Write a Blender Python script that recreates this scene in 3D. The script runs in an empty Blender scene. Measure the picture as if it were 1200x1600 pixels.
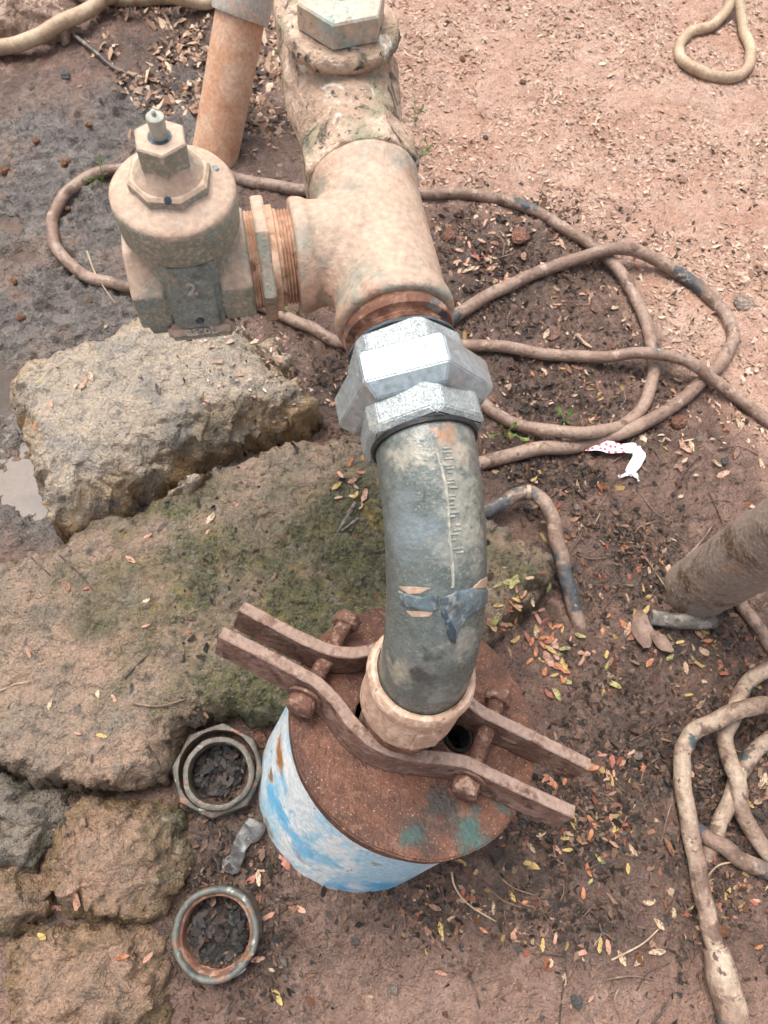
import bpy, bmesh, math, random
import numpy as np
from mathutils import Vector, Matrix

random.seed(7)
RNG = np.random.default_rng(11)
scene = bpy.context.scene
COL = scene.collection

# ------------------------------------------------------------------ camera
F_PX = 1155.0                      # focal length in photo pixels (photo 1200 x 1600)
H = 0.74                           # camera height above the ground, metres
_down = np.array([520 - 600.0, -(1290 - 800.0), -F_PX]); _down /= np.linalg.norm(_down)
UPC = -_down
YC = np.array([0, 0, -1.0]) - np.dot([0, 0, -1.0], UPC) * UPC; YC /= np.linalg.norm(YC)
XC = np.cross(YC, UPC)
RW = np.array([XC, YC, UPC])       # camera axes -> world axes
CAMP = np.array([0, 0, H])

cam_d = bpy.data.cameras.new("camera")
cam = bpy.data.objects.new("camera", cam_d); COL.objects.link(cam)
cam_d.sensor_fit = 'VERTICAL'
cam_d.sensor_height = 36.0
cam_d.lens = 36.0 * F_PX / 1600.0
cam_d.clip_start = 0.01
cam_d.clip_end = 500.0
cam_d.dof.use_dof = True
cam_d.dof.focus_distance = 0.60
cam_d.dof.aperture_fstop = 13.0
Rm = Matrix([list(r) for r in RW]).to_4x4()
cam.matrix_world = Matrix.Translation((0, 0, H)) @ Rm
scene.camera = cam

# ------------------------------------------------------------------ world, sun, exposure
SUN_EL, SUN_AZ = math.radians(68), math.radians(-40)     # azimuth from +Y towards +X
world = bpy.data.worlds.new("World"); scene.world = world
world.use_nodes = True
wn = world.node_tree.nodes; wl = world.node_tree.links
for n_ in list(wn): wn.remove(n_)
sky = wn.new('ShaderNodeTexSky'); sky.sky_type = 'NISHITA'; sky.sun_disc = False
sky.sun_elevation = SUN_EL; sky.sun_rotation = SUN_AZ
sky.air_density = 1.0; sky.dust_density = 6.0; sky.ozone_density = 1.0
hsv = wn.new('ShaderNodeHueSaturation'); hsv.inputs['Saturation'].default_value = 0.45
bg = wn.new('ShaderNodeBackground'); bg.inputs['Strength'].default_value = 0.15
wo = wn.new('ShaderNodeOutputWorld')
wl.new(sky.outputs[0], hsv.inputs['Color']); wl.new(hsv.outputs[0], bg.inputs['Color']); wl.new(bg.outputs[0], wo.inputs['Surface'])

sun_d = bpy.data.lights.new("sun", 'SUN'); sun_d.energy = 1.35; sun_d.angle = math.radians(30)
sun_d.color = (1.0, 0.965, 0.91)
sun = bpy.data.objects.new("sun", sun_d); COL.objects.link(sun)
sdir = Vector((math.sin(SUN_AZ) * math.cos(SUN_EL), math.cos(SUN_AZ) * math.cos(SUN_EL), math.sin(SUN_EL)))
sun.rotation_euler = sdir.to_track_quat('Z', 'Y').to_euler()
sun.location = (0, 0, 3)

vs = scene.view_settings
vs.view_transform = 'Standard'; vs.look = 'None'; vs.gamma = 1.0; vs.use_curve_mapping = False
vs.exposure = 0.86
scene.render.engine = 'CYCLES'
scene.cycles.use_denoising = True
scene.cycles.use_adaptive_sampling = True
scene.cycles.adaptive_threshold = 0.03
scene.cycles.max_bounces = 4
scene.cycles.diffuse_bounces = 2
scene.cycles.glossy_bounces = 2

# ------------------------------------------------------------------ small helpers
def ray(u, v):
    return RW @ np.array([(u - 600) / F_PX, -(v - 800) / F_PX, -1.0])
def P(u, v, z=0.0):
    d = ray(u, v); t = (z - H) / d[2]
    return CAMP + t * d
def Pplane(u, v, o, n):
    d = ray(u, v); t = np.dot(np.array(o) - CAMP, n) / np.dot(d, n)
    return CAMP + t * d
def nrm(a):
    a = np.array(a, float); return a / np.linalg.norm(a)
def pix(x, y, z=0.0):
    c = np.stack([x, y, np.broadcast_to(z, np.shape(x)) - H], -1) @ RW
    return 600 + F_PX * c[..., 0] / -c[..., 2], 800 - F_PX * c[..., 1] / -c[..., 2]

def hash3(ix, iy, iz, seed):
    h = (ix.astype(np.uint32) * np.uint32(374761393) + iy.astype(np.uint32) * np.uint32(668265263)
         + iz.astype(np.uint32) * np.uint32(2147483647 - 57) + np.uint32(seed * 974711 % 4294967295))
    h = (h ^ (h >> np.uint32(13))) * np.uint32(1274126177)
    h = (h ^ (h >> np.uint32(16))) * np.uint32(2246822519)
    return h ^ (h >> np.uint32(15))
def gnoise(x, y, z, seed=0):
    """gradient noise in about -1..1, vectorised"""
    x = np.asarray(x, float); y = np.asarray(y, float); z = np.broadcast_to(np.asarray(z, float), x.shape)
    x0 = np.floor(x); y0 = np.floor(y); z0 = np.floor(z)
    fx, fy, fz = x - x0, y - y0, z - z0
    ix, iy, iz = x0.astype(np.int64), y0.astype(np.int64), z0.astype(np.int64)
    w = lambda t: t * t * t * (t * (t * 6 - 15) + 10)
    wx, wy, wz = w(fx), w(fy), w(fz)
    r = 0
    for dx in (0, 1):
        for dy in (0, 1):
            for dz in (0, 1):
                h = hash3(ix + dx, iy + dy, iz + dz, seed)
                a = (h & np.uint32(1023)) / 1023.0 * 2 * np.pi
                c = ((h >> np.uint32(10)) & np.uint32(1023)) / 1023.0 * 2 - 1
                s = np.sqrt(np.maximum(0, 1 - c * c))
                g = s * np.cos(a) * (fx - dx) + s * np.sin(a) * (fy - dy) + c * (fz - dz)
                r = r + g * (wx if dx else 1 - wx) * (wy if dy else 1 - wy) * (wz if dz else 1 - wz)
    return r * 1.6
def fbm(x, y, z, scale, octaves=4, seed=0, gain=0.5):
    r = 0; a = 1.0; s = scale
    for o in range(octaves):
        r = r + a * gnoise(np.asarray(x) * s + 13.7 * o, np.asarray(y) * s - 7.1 * o, np.asarray(z) * s + 3.3 * o, seed + o)
        a *= gain; s *= 2.03
    return r
def sstep(x, a, b):
    t = np.clip((x - a) / (b - a), 0, 1); return t * t * (3 - 2 * t)

def tagged(o, label=None, cat=None, group=None, kind=None):
    if label: o['label'] = label
    if cat: o['category'] = cat
    if group: o['group'] = group
    if kind: o['kind'] = kind
    return o
def empty(name, loc, label, cat, group=None):
    o = bpy.data.objects.new(name, None); COL.objects.link(o)
    o.location = loc; o.empty_display_size = 0.02
    return tagged(o, label, cat, group)
def world_loc(o):
    p = Vector((0, 0, 0))
    while o: p = p + o.location; o = o.parent
    return p
def link_mesh(name, me, mat, parent=None, loc=None):
    o = bpy.data.objects.new(name, me); COL.objects.link(o)
    if mat is not None and len(me.materials) == 0: me.materials.append(mat)
    if parent: o.parent = parent
    return o
def obj(name, bm, mat, parent=None, smooth=40, base=None):
    """bmesh in world coordinates -> one mesh object, its origin at base (or at its parent's place)"""
    off = world_loc(parent) if parent else Vector(base if base is not None else (0, 0, 0))
    bmesh.ops.recalc_face_normals(bm, faces=bm.faces)
    for v in bm.verts: v.co -= off
    me = bpy.data.meshes.new(name); bm.to_mesh(me); bm.free()
    if smooth:
        me.shade_smooth() if hasattr(me, 'shade_smooth') else None
        try: me.set_sharp_from_angle(angle=math.radians(smooth))
        except Exception: pass
    o = link_mesh(name, me, mat, parent)
    if not parent: o.location = off
    return o

def frame(axis, ref=(0, 0, 1)):
    a = nrm(axis); r = np.array(ref, float)
    if abs(np.dot(a, r)) > 0.98: r = np.array([1.0, 0, 0])
    x = nrm(np.cross(r, a)); y = np.cross(a, x)
    return x, y, a
def lathe(bm, o, axis, prof, seg=48, ref=(0, 0, 1), rot=0.0, wob=0.0, seed=0, cap0=True, cap1=True, sx=1.0, sy=1.0):
    """prof: list of (t along axis, radius)"""
    x, y, a = frame(axis, ref); o = np.array(o, float); rings = []
    for (t, r) in prof:
        ring = []
        for k in range(seg):
            th = 2 * math.pi * k / seg + rot
            dirv = math.cos(th) * x * sx + math.sin(th) * y * sy
            rr = r
            p = o + a * t + dirv * rr
            ring.append(bm.verts.new(p))
        rings.append(ring)
        if wob:
            q = np.array([v.co[:] for v in ring]); k_ = gnoise(q[:, 0] * 60, q[:, 1] * 60, q[:, 2] * 60, seed) * wob
            cc_ = o + a * t
            for v, qq, kk in zip(ring, q, k_): v.co = Vector(qq + nrm(qq - cc_ + 1e-9) * kk)
    for i in range(len(rings) - 1):
        for k in range(seg):
            bm.faces.new((rings[i][k], rings[i][(k + 1) % seg], rings[i + 1][(k + 1) % seg], rings[i + 1][k]))
    if cap0: bm.faces.new(rings[0][::-1])
    if cap1: bm.faces.new(rings[-1])
    return rings
def prism(bm, o, axis, n, r, t0, t1, bev=0.0012, ref=(0, 0, 1), rot=0.0, crown=0.0, bore=0.0):
    """n sided nut body with chamfered ends; crown rounds the corners off at both ends"""
    c = crown
    prof = [(t0, r - c), (t0 + max(bev, c * 0.6), r), (t1 - max(bev, c * 0.6), r), (t1, r - c)] if c else \
           [(t0, r - bev), (t0 + bev, r), (t1 - bev, r), (t1, r - bev)]
    tmp = bmesh.new()
    lathe(tmp, o, axis, prof, n, ref, rot)
    ed = [e for e in tmp.edges if len(e.link_faces) == 2 and e.calc_face_angle(0) > 0.2]
    bmesh.ops.bevel(tmp, geom=ed, offset=bev * 0.6, segments=2, profile=0.6, affect='EDGES')
    merge(bm, tmp)
def merge(bm, tmp):
    me = bpy.data.meshes.new("tmp"); tmp.to_mesh(me); tmp.free(); bm.from_mesh(me); bpy.data.meshes.remove(me)

def catmull(pts, n=10, closed=False):
    pts = [np.array(p, float) for p in pts]; out = []
    m = len(pts)
    for i in range(m - 1):
        p0 = pts[max(i - 1, 0)]; p1 = pts[i]; p2 = pts[i + 1]; p3 = pts[min(i + 2, m - 1)]
        for k in range(n):
            t = k / n
            out.append(0.5 * ((2 * p1) + (-p0 + p2) * t + (2 * p0 - 5 * p1 + 4 * p2 - p3) * t * t + (-p0 + 3 * p1 - 3 * p2 + p3) * t ** 3))
    out.append(pts[-1]); return out
def sweep(bm, path, section, up=None, cap=True, scale=None):
    """sweep a closed 2D section [(side, up)] along a path"""
    path = [np.array(p, float) for p in path]; rings = []; prev = None
    for i, p in enumerate(path):
        t = nrm(path[min(i + 1, len(path) - 1)] - path[max(i - 1, 0)])
        if up is not None:
            s = nrm(np.cross(t, np.array(up, float))); w = np.cross(s, t)
        else:
            if prev is None:
                x, y, a = frame(t); prev = x
            s = nrm(prev - np.dot(prev, t) * t); prev = s; w = np.cross(t, s)
        k = 1.0 if scale is None else scale(i / (len(path) - 1))
        rings.append([bm.verts.new(p + s * a * k + w * b * k) for a, b in section])
    n = len(section)
    for i in range(len(rings) - 1):
        for k in range(n):
            bm.faces.new((rings[i][k], rings[i][(k + 1) % n], rings[i + 1][(k + 1) % n], rings[i + 1][k]))
    if cap:
        bm.faces.new(rings[0][::-1]); bm.faces.new(rings[-1])
    return rings
def circle(r, n=14): return [(r * math.cos(2 * math.pi * k / n), r * math.sin(2 * math.pi * k / n)) for k in range(n)]
def rough(bm, amp, scale, seed=0, octaves=3):
    """push verts along their normals by 3D noise"""
    bm.normal_update()
    vs_ = list(bm.verts)
    c = np.array([v.co[:] for v in vs_])
    d = fbm(c[:, 0], c[:, 1], c[:, 2], scale, octaves, seed) * amp
    for v, k in zip(vs_, d): v.co += v.normal * float(k)

def cast(o, voxel=.0013, it=6):
    """blend the overlapping bodies of a casting into one skin with soft fillets"""
    r = o.modifiers.new('skin', 'REMESH'); r.mode = 'VOXEL'; r.voxel_size = voxel; r.use_smooth_shade = True
    m = o.modifiers.new('soft', 'SMOOTH'); m.factor = .5; m.iterations = it
    return o

# ------------------------------------------------------------------ materials
def mat(name, base, layers=(), rough_=(0.6, 0.8), metal=0.0, bump=(), up=None, attr=None, rscale=60, spec=0.5, spots=(), coat=0.0):
    """base colour with noise layers (colour, scale, lo, hi[, detail, distortion, metal]) laid over it; up=(colour, lo, hi, breakup scale) dust on upward faces"""
    m = bpy.data.materials.new(name); m.use_nodes = True
    N = m.node_tree.nodes; L = m.node_tree.links
    b = N['Principled BSDF']
    tc = N.new('ShaderNodeTexCoord')
    co = tc.outputs['Object']
    if attr:
        a = N.new('ShaderNodeAttribute'); a.attribute_name = attr; cur = a.outputs['Color']
        if base is not None:
            mx = N.new('ShaderNodeMix'); mx.data_type = 'RGBA'; mx.blend_type = 'MULTIPLY'; mx.inputs[0].default_value = 1
            mx.inputs[7].default_value = (*base, 1); L.new(cur, mx.inputs[6]); cur = mx.outputs[2]
    else:
        c = N.new('ShaderNodeRGB'); c.outputs[0].default_value = (*base, 1); cur = c.outputs[0]
    met = None
    for i, ly in enumerate(layers):
        col, sc, lo, hi = ly[:4]; det = min(5, ly[4]) if len(ly) > 4 else 4; dist = ly[5] if len(ly) > 5 else 0.3
        nz = N.new('ShaderNodeTexNoise'); nz.inputs['Scale'].default_value = sc; nz.inputs['Detail'].default_value = det
        nz.inputs['Roughness'].default_value = 0.62; nz.inputs['Distortion'].default_value = dist
        mp = N.new('ShaderNodeMapping'); mp.inputs['Location'].default_value = (i * 1.37 + len(name) * .11, i * 2.1, i * 0.77)
        if len(ly) > 6 and ly[6]: mp.inputs['Scale'].default_value = ly[6]
        L.new(co, mp.inputs[0]); L.new(mp.outputs[0], nz.inputs['Vector'])
        rp = N.new('ShaderNodeMapRange'); rp.interpolation_type = 'SMOOTHSTEP'
        rp.inputs['From Min'].default_value = lo; rp.inputs['From Max'].default_value = hi
        L.new(nz.outputs['Fac'], rp.inputs['Value'])
        mx = N.new('ShaderNodeMix'); mx.data_type = 'RGBA'
        mx.inputs[7].default_value = (*col, 1); L.new(rp.outputs[0], mx.inputs[0]); L.new(cur, mx.inputs[6]); cur = mx.outputs[2]
        if metal > 0:
            mm = N.new('ShaderNodeMath'); mm.operation = 'SUBTRACT'; mm.inputs[0].default_value = 1.0; L.new(rp.outputs[0], mm.inputs[1])
            if met is None: met = mm.outputs[0]
            else:
                m2 = N.new('ShaderNodeMath'); m2.operation = 'MULTIPLY'; L.new(met, m2.inputs[0]); L.new(mm.outputs[0], m2.inputs[1]); met = m2.outputs[0]
    for col, ctr, rad, soft in spots:      # one stain: colour, centre in the object's own space, radius, raggedness
        vd = N.new('ShaderNodeVectorMath'); vd.operation = 'DISTANCE'; vd.inputs[1].default_value = ctr; L.new(co, vd.inputs[0])
        nz = N.new('ShaderNodeTexNoise'); nz.inputs['Scale'].default_value = soft; nz.inputs['Detail'].default_value = 6; nz.inputs['Roughness'].default_value = 0.68; L.new(co, nz.inputs['Vector'])
        ma = N.new('ShaderNodeMath'); ma.operation = 'MULTIPLY_ADD'; ma.inputs[1].default_value = rad * 4.6; L.new(nz.outputs['Fac'], ma.inputs[0]); L.new(vd.outputs['Value'], ma.inputs[2])
        rp = N.new('ShaderNodeMapRange'); rp.interpolation_type = 'SMOOTHSTEP'; rp.inputs['From Min'].default_value = rad * 3.75; rp.inputs['From Max'].default_value = rad * 2.55
        L.new(ma.outputs[0], rp.inputs['Value'])
        mx = N.new('ShaderNodeMix'); mx.data_type = 'RGBA'; mx.inputs[7].default_value = (*col, 1)
        L.new(rp.outputs[0], mx.inputs[0]); L.new(cur, mx.inputs[6]); cur = mx.outputs[2]
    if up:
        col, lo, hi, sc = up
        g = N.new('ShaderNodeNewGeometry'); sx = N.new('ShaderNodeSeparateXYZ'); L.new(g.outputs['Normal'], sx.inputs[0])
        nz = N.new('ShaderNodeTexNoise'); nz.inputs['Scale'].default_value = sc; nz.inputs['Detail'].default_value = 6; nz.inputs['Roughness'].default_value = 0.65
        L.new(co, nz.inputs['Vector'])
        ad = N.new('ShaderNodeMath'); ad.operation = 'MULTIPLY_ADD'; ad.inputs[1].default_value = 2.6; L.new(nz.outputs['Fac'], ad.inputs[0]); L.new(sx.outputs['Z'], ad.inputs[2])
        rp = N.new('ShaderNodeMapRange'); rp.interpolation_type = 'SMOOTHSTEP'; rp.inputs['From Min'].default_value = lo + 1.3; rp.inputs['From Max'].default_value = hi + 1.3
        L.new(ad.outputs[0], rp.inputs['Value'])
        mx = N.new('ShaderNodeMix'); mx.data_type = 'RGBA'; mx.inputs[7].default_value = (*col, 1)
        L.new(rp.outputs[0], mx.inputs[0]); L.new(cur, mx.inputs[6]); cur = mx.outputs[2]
    # fine value variation so that no surface is one flat tone
    nz = N.new('ShaderNodeTexNoise'); nz.inputs['Scale'].default_value = rscale * 4; nz.inputs['Detail'].default_value = 4; L.new(co, nz.inputs['Vector'])
    rp = N.new('ShaderNodeMapRange'); rp.inputs['From Min'].default_value = 0.3; rp.inputs['From Max'].default_value = 0.7
    rp.inputs['To Min'].default_value = 0.8; rp.inputs['To Max'].default_value = 1.2; L.new(nz.outputs['Fac'], rp.inputs['Value'])
    mv = N.new('ShaderNodeMix'); mv.data_type = 'RGBA'; mv.blend_type = 'MULTIPLY'; mv.inputs[0].default_value = 1
    L.new(cur, mv.inputs[6]); L.new(rp.outputs[0], mv.inputs[7]); cur = mv.outputs[2]
    L.new(cur, b.inputs['Base Color'])
    nz = N.new('ShaderNodeTexNoise'); nz.inputs['Scale'].default_value = rscale; nz.inputs['Detail'].default_value = 5; L.new(co, nz.inputs['Vector'])
    rp = N.new('ShaderNodeMapRange'); rp.inputs['From Min'].default_value = 0.35; rp.inputs['From Max'].default_value = 0.65
    rp.inputs['To Min'].default_value = rough_[0]; rp.inputs['To Max'].default_value = rough_[1]
    L.new(nz.outputs['Fac'], rp.inputs['Value']); L.new(rp.outputs[0], b.inputs['Roughness'])
    b.inputs['Specular IOR Level'].default_value = spec
    if metal > 0:
        if met is not None:
            m2 = N.new('ShaderNodeMath'); m2.operation = 'MULTIPLY'; m2.inputs[1].default_value = metal; L.new(met, m2.inputs[0]); L.new(m2.outputs[0], b.inputs['Metallic'])
        else: b.inputs['Metallic'].default_value = metal
    if coat: b.inputs['Coat Weight'].default_value = coat; b.inputs['Coat Roughness'].default_value = 0.15
    last = None
    for sc, dist in bump:
        nz = N.new('ShaderNodeTexNoise'); nz.inputs['Scale'].default_value = sc; nz.inputs['Detail'].default_value = 3; nz.inputs['Roughness'].default_value = 0.6
        L.new(co, nz.inputs['Vector'])
        bp = N.new('ShaderNodeBump'); bp.inputs['Strength'].default_value = 1.0; bp.inputs['Distance'].default_value = dist
        L.new(nz.outputs['Fac'], bp.inputs['Height'])
        if last: L.new(last, bp.inputs['Normal'])
        last = bp.outputs[0]
    if last: L.new(last, b.inputs['Normal'])
    return m

# stains that have a place of their own, in the space of the object that carries them
CN = nrm((.207, .258, 1.0)); CO = np.array([.0526, .0849, .14]); LC = .200
def rel(p, o): return tuple(float(k) for k in (np.array(p) - np.array(o)))
_cap0 = CO - CN * .010; _cas0 = CO - CN * LC
SPC = [((0.040, 0.032, 0.027), rel(Pplane(690, 1262, CO, CN), _cap0), .014, 60), ((0.035, 0.03, 0.026), rel(Pplane(655, 1300, CO, CN), _cap0), .008, 60), ((0.05, 0.092, 0.08), rel(Pplane(735, 1295, CO, CN), _cap0), .013, 70), ((0.05, 0.09, 0.08), rel(Pplane(790, 1250, CO, CN), _cap0), .010, 70), ((0.045, 0.075, 0.066), rel(Pplane(640, 1305, CO, CN), _cap0), .007, 80)]
def _cas(u, v):
    d = ray(u, v); o = CAMP - CO; dp = d - np.dot(d, CN) * CN; op = o - np.dot(o, CN) * CN
    a = np.dot(dp, dp); b = 2 * np.dot(dp, op); c = np.dot(op, op) - .0972 ** 2; q = max(b * b - 4 * a * c, 0)
    return rel(CAMP + d * (-b - math.sqrt(q)) / (2 * a), _cas0)
SPK = [((0.15, 0.43, 0.64), _cas(430, 1255), .020, 40), ((0.17, 0.45, 0.65), _cas(475, 1330), .020, 40), ((0.12, 0.41, 0.67), _cas(590, 1386), .018, 44), ((0.14, 0.42, 0.66), _cas(535, 1385), .013, 44), ((0.26, 0.52, 0.66), _cas(510, 1345), .012, 60), ((0.22, 0.48, 0.64), _cas(440, 1215), .010, 50), ((0.33, 0.15, 0.055), _cas(436, 1180), .014, 44), ((0.30, 0.16, 0.07), _cas(424, 1215), .007, 60), ((0.30, 0.27, 0.22), _cas(420, 1295), .008, 40), ((0.34, 0.28, 0.2), _cas(590, 1352), .006, 60), ((0.17, 0.11, 0.08), _cas(432, 1348), .008, 60), ((0.17, 0.11, 0.08), _cas(490, 1388), .007, 60), ((0.17, 0.11, 0.08), _cas(550, 1400), .006, 60)]
DUST = (0.62, 0.40, 0.28)
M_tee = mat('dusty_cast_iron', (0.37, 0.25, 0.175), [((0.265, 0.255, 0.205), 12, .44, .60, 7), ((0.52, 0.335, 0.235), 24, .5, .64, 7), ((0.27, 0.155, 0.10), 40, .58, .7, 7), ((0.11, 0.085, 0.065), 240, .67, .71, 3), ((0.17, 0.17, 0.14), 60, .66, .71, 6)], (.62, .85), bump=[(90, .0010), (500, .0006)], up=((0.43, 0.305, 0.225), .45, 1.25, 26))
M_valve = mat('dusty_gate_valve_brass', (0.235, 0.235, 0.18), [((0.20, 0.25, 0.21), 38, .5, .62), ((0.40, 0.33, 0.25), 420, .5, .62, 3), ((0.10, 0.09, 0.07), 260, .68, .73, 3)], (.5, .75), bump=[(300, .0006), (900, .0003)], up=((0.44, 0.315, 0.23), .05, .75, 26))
M_panel = mat('green_brass_panel', (0.20, 0.225, 0.195), [((0.28, 0.29, 0.25), 500, .48, .6, 3), ((0.15, 0.165, 0.14), 90, .54, .66), ((0.40, 0.29, 0.21), 30, .60, .72, 5)], (.45, .65), bump=[(450, .0010)])
M_check = mat('caked_check_valve', (0.36, 0.25, 0.175), [((0.50, 0.36, 0.265), 24, .44, .60, 7), ((0.26, 0.225, 0.15), 30, .52, .62, 7), ((0.07, 0.06, 0.04), 42, .53, .66, 9, .8), ((0.58, 0.53, 0.46), 60, .58, .70, 9, .8), ((0.05, 0.042, 0.03), 170, .58, .68, 5)], (.7, .9), bump=[(120, .003), (600, .0012)])
M_plug = mat('pale_plug_metal', (0.36, 0.36, 0.30), [((0.46, 0.36, 0.27), 30, .44, .58), ((0.30, 0.34, 0.31), 22, .5, .64), ((0.20, 0.20, 0.17), 200, .6, .68)], (.5, .7), bump=[(300, .0006)])
M_rust = mat('rusty_thread', (0.125, 0.052, 0.03), [((0.26, 0.13, 0.08), 60, .46, .62, 5), ((0.40, 0.255, 0.175), 34, .52, .64, 5), ((0.045, 0.04, 0.04), 70, .58, .66, 5), ((0.13, 0.13, 0.115), 50, .63, .68, 5)], (.7, .9), bump=[(200, .0012)])
M_pinkthread = mat('dusty_nipple', (0.42, 0.24, 0.15), [((0.56, 0.37, 0.26), 60, .45, .62), ((0.18, 0.09, 0.055), 110, .58, .68)], (.7, .9), bump=[(250, .0006)])
M_zinc = mat('bright_zinc_nut', (0.40, 0.455, 0.47), [((0.34, 0.36, 0.36), 150, .56, .74, 6), ((0.16, 0.16, 0.15), 420, .66, .72, 4), ((0.38, 0.29, 0.22), 40, .62, .74, 6), ((0.26, 0.28, 0.28), 40, .60, .68, 5, .2, (6, 1, 6))], (.38, .62), metal=0.8, bump=[(60, .0006), (400, .00025)])
M_zincr = mat('grainy_zinc_casting', (0.42, 0.465, 0.46), [((0.22, 0.245, 0.24), 850, .44, .60, 2), ((0.34, 0.33, 0.29), 60, .58, .7)], (.35, .55), metal=0.55, bump=[(650, .0008)])
M_coup = mat('mud_caked_coupling', (0.46, 0.30, 0.21), [((0.62, 0.44, 0.33), 55, .47, .6, 6, 1.2, (1, 1, .5)), ((0.30, 0.13, 0.075), 70, .6, .7), ((0.16, 0.16, 0.13), 190, .64, .7)], (.7, .9), bump=[(160, .0014)])
M_cap = mat('rusty_cap_plate', (0.080, 0.034, 0.020), [((0.135, 0.056, 0.032), 30, .42, .62, 5), ((0.055, 0.032, 0.022), 24, .56, .68, 5), ((0.175, 0.082, 0.05), 110, .54, .66, 5), ((0.30, 0.19, 0.13), 620, .63, .68, 2)], (.55, .8), bump=[(350, .0018), (60, .0012)], spots=SPC)
M_bar = mat('rusty_clamp_bar', (0.155, 0.085, 0.06), [((0.235, 0.145, 0.11), 60, .45, .6), ((0.085, 0.04, 0.028), 70, .55, .68), ((0.36, 0.225, 0.15), 70, .62, .68, 5)], (.65, .85), bump=[(220, .0016), (70, .0016)], up=((0.27, 0.185, 0.145), .62, .95, 60))
M_bolt = mat('crusty_bolt', (0.14, 0.068, 0.045), [((0.30, 0.19, 0.14), 120, .5, .64), ((0.05, 0.03, 0.024), 160, .58, .68)], (.7, .9), bump=[(260, .0016)])
M_blue = mat('blue_tape', (0.10, 0.138, 0.152), [((0.055, 0.075, 0.085), 60, .46, .62, 6), ((0.21, 0.23, 0.215), 160, .50, .64, 5), ((0.30, 0.25, 0.19), 50, .60, .70, 5)], (.35, .6), bump=[(200, .0008)])
M_seal = mat('dark_sealant', (0.045, 0.058, 0.07), [((0.10, 0.11, 0.12), 120, .5, .66), ((0.16, 0.075, 0.045), 90, .58, .68)], (.45, .7), bump=[(250, .001)])
M_flake = mat('cream_bare_patch', (0.42, 0.30, 0.215), [((0.42, 0.27, 0.19), 160, .5, .66)], (.6, .8), bump=[(300, .0005)])
M_dark = mat('dark_blue_chip', (0.03, 0.045, 0.06), [((0.10, 0.15, 0.18), 220, .55, .66)], (.4, .6), bump=[(300, .0005)])
M_black = mat('black_rubber', (0.018, 0.018, 0.018), [((0.06, 0.055, 0.05), 90, .55, .7)], (.4, .6), bump=[(250, .0005)])
M_grey = mat('dusty_pvc_collar', (0.46, 0.42, 0.36), [((0.56, 0.42, 0.32), 30, .5, .65)], (.5, .7), bump=[(200, .0004)])
M_pvc = mat('dusty_orange_pvc', (0.50, 0.27, 0.16), [((0.54, 0.345, 0.23), 9, .44, .6, 5, .6, (3, 3, .7)), ((0.42, 0.205, 0.11), 30, .56, .7)], (.55, .75), bump=[(200, .0004)])
M_post = mat('muddy_post', (0.26, 0.20, 0.16), [((0.115, 0.066, 0.036), 14, .5, .6, 6), ((0.34, 0.27, 0.22), 300, .55, .68, 3), ((0.30, 0.20, 0.14), 20, .58, .72)], (.55, .8), bump=[(260, .0012), (40, .0012)])
M_hose = mat('muddy_black_hose', (0.205, 0.13, 0.095), [((0.29, 0.20, 0.15), 14, .44, .56, 5), ((0.13, 0.08, 0.058), 40, .55, .66, 5), ((0.06, 0.066, 0.07), 9, .585, .64, 5), ((0.36, 0.26, 0.19), 70, .58, .66, 5), ((0.10, 0.06, 0.045), 160, .62, .68, 4)], (.45, .75), bump=[(130, .0016), (500, .0007)])
M_hose2 = mat('pale_muddy_hose', (0.24, 0.16, 0.115), [((0.37, 0.275, 0.20), 16, .45, .53, 5), ((0.14, 0.086, 0.06), 34, .54, .61, 5), ((0.43, 0.33, 0.245), 48, .57, .65, 5), ((0.065, 0.09, 0.09), 22, .615, .65, 5), ((0.11, 0.065, 0.045), 130, .61, .66, 4)], (.45, .72), bump=[(130, .0018), (500, .0008)])
M_hose3 = mat('beige_hose', (0.36, 0.255, 0.165), [((0.45, 0.34, 0.23), 20, .45, .62), ((0.27, 0.175, 0.115), 22, .55, .7)], (.5, .7), bump=[(200, .0004)])
M_stick = mat('grey_bark', (0.115, 0.10, 0.085), [((0.24, 0.215, 0.18), 70, .48, .62), ((0.05, 0.04, 0.034), 90, .56, .68)], (.7, .9), bump=[(150, .002)])
M_twig = mat('dry_twig', (0.16, 0.10, 0.07), [((0.30, 0.21, 0.14), 60, .5, .65)], (.6, .8))
M_twigd = mat('dark_twig', (0.045, 0.03, 0.022), [((0.12, 0.07, 0.05), 60, .5, .65)], (.5, .7))
M_nut = mat('corroded_ring', (0.105, 0.09, 0.07), [((0.28, 0.125, 0.075), 90, .55, .65), ((0.46, 0.46, 0.41), 80, .6, .68, 6), ((0.06, 0.055, 0.045), 80, .56, .66)], (.4, .65), bump=[(200, .0012)])
M_ring = mat('greenish_ring', (0.105, 0.105, 0.088), [((0.20, 0.09, 0.05), 50, .52, .64), ((0.32, 0.33, 0.29), 120, .56, .68), ((0.05, 0.055, 0.05), 90, .55, .66)], (.4, .6), bump=[(220, .0008)])
M_strip = mat('grey_rubber_strip', (0.055, 0.052, 0.05), [((0.10, 0.094, 0.09), 80, .5, .66)], (.3, .5), bump=[(160, .001)])
M_leaf_attr = mat('litter_leaf', None, [((0.075, 0.045, 0.032), 90, .60, .70)], (.65, .9), attr='leafcol', bump=[(400, .0008)], rscale=150, spec=.22)
M_chaff = mat('dry_chaff_leaf', None, [], (.7, .9), attr='leafcol', bump=[(400, .0006)], rscale=150, spec=.25)
M_green = mat('green_leaf', (0.12, 0.20, 0.045), [((0.22, 0.26, 0.08), 150, .5, .7)], (.4, .6))

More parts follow.
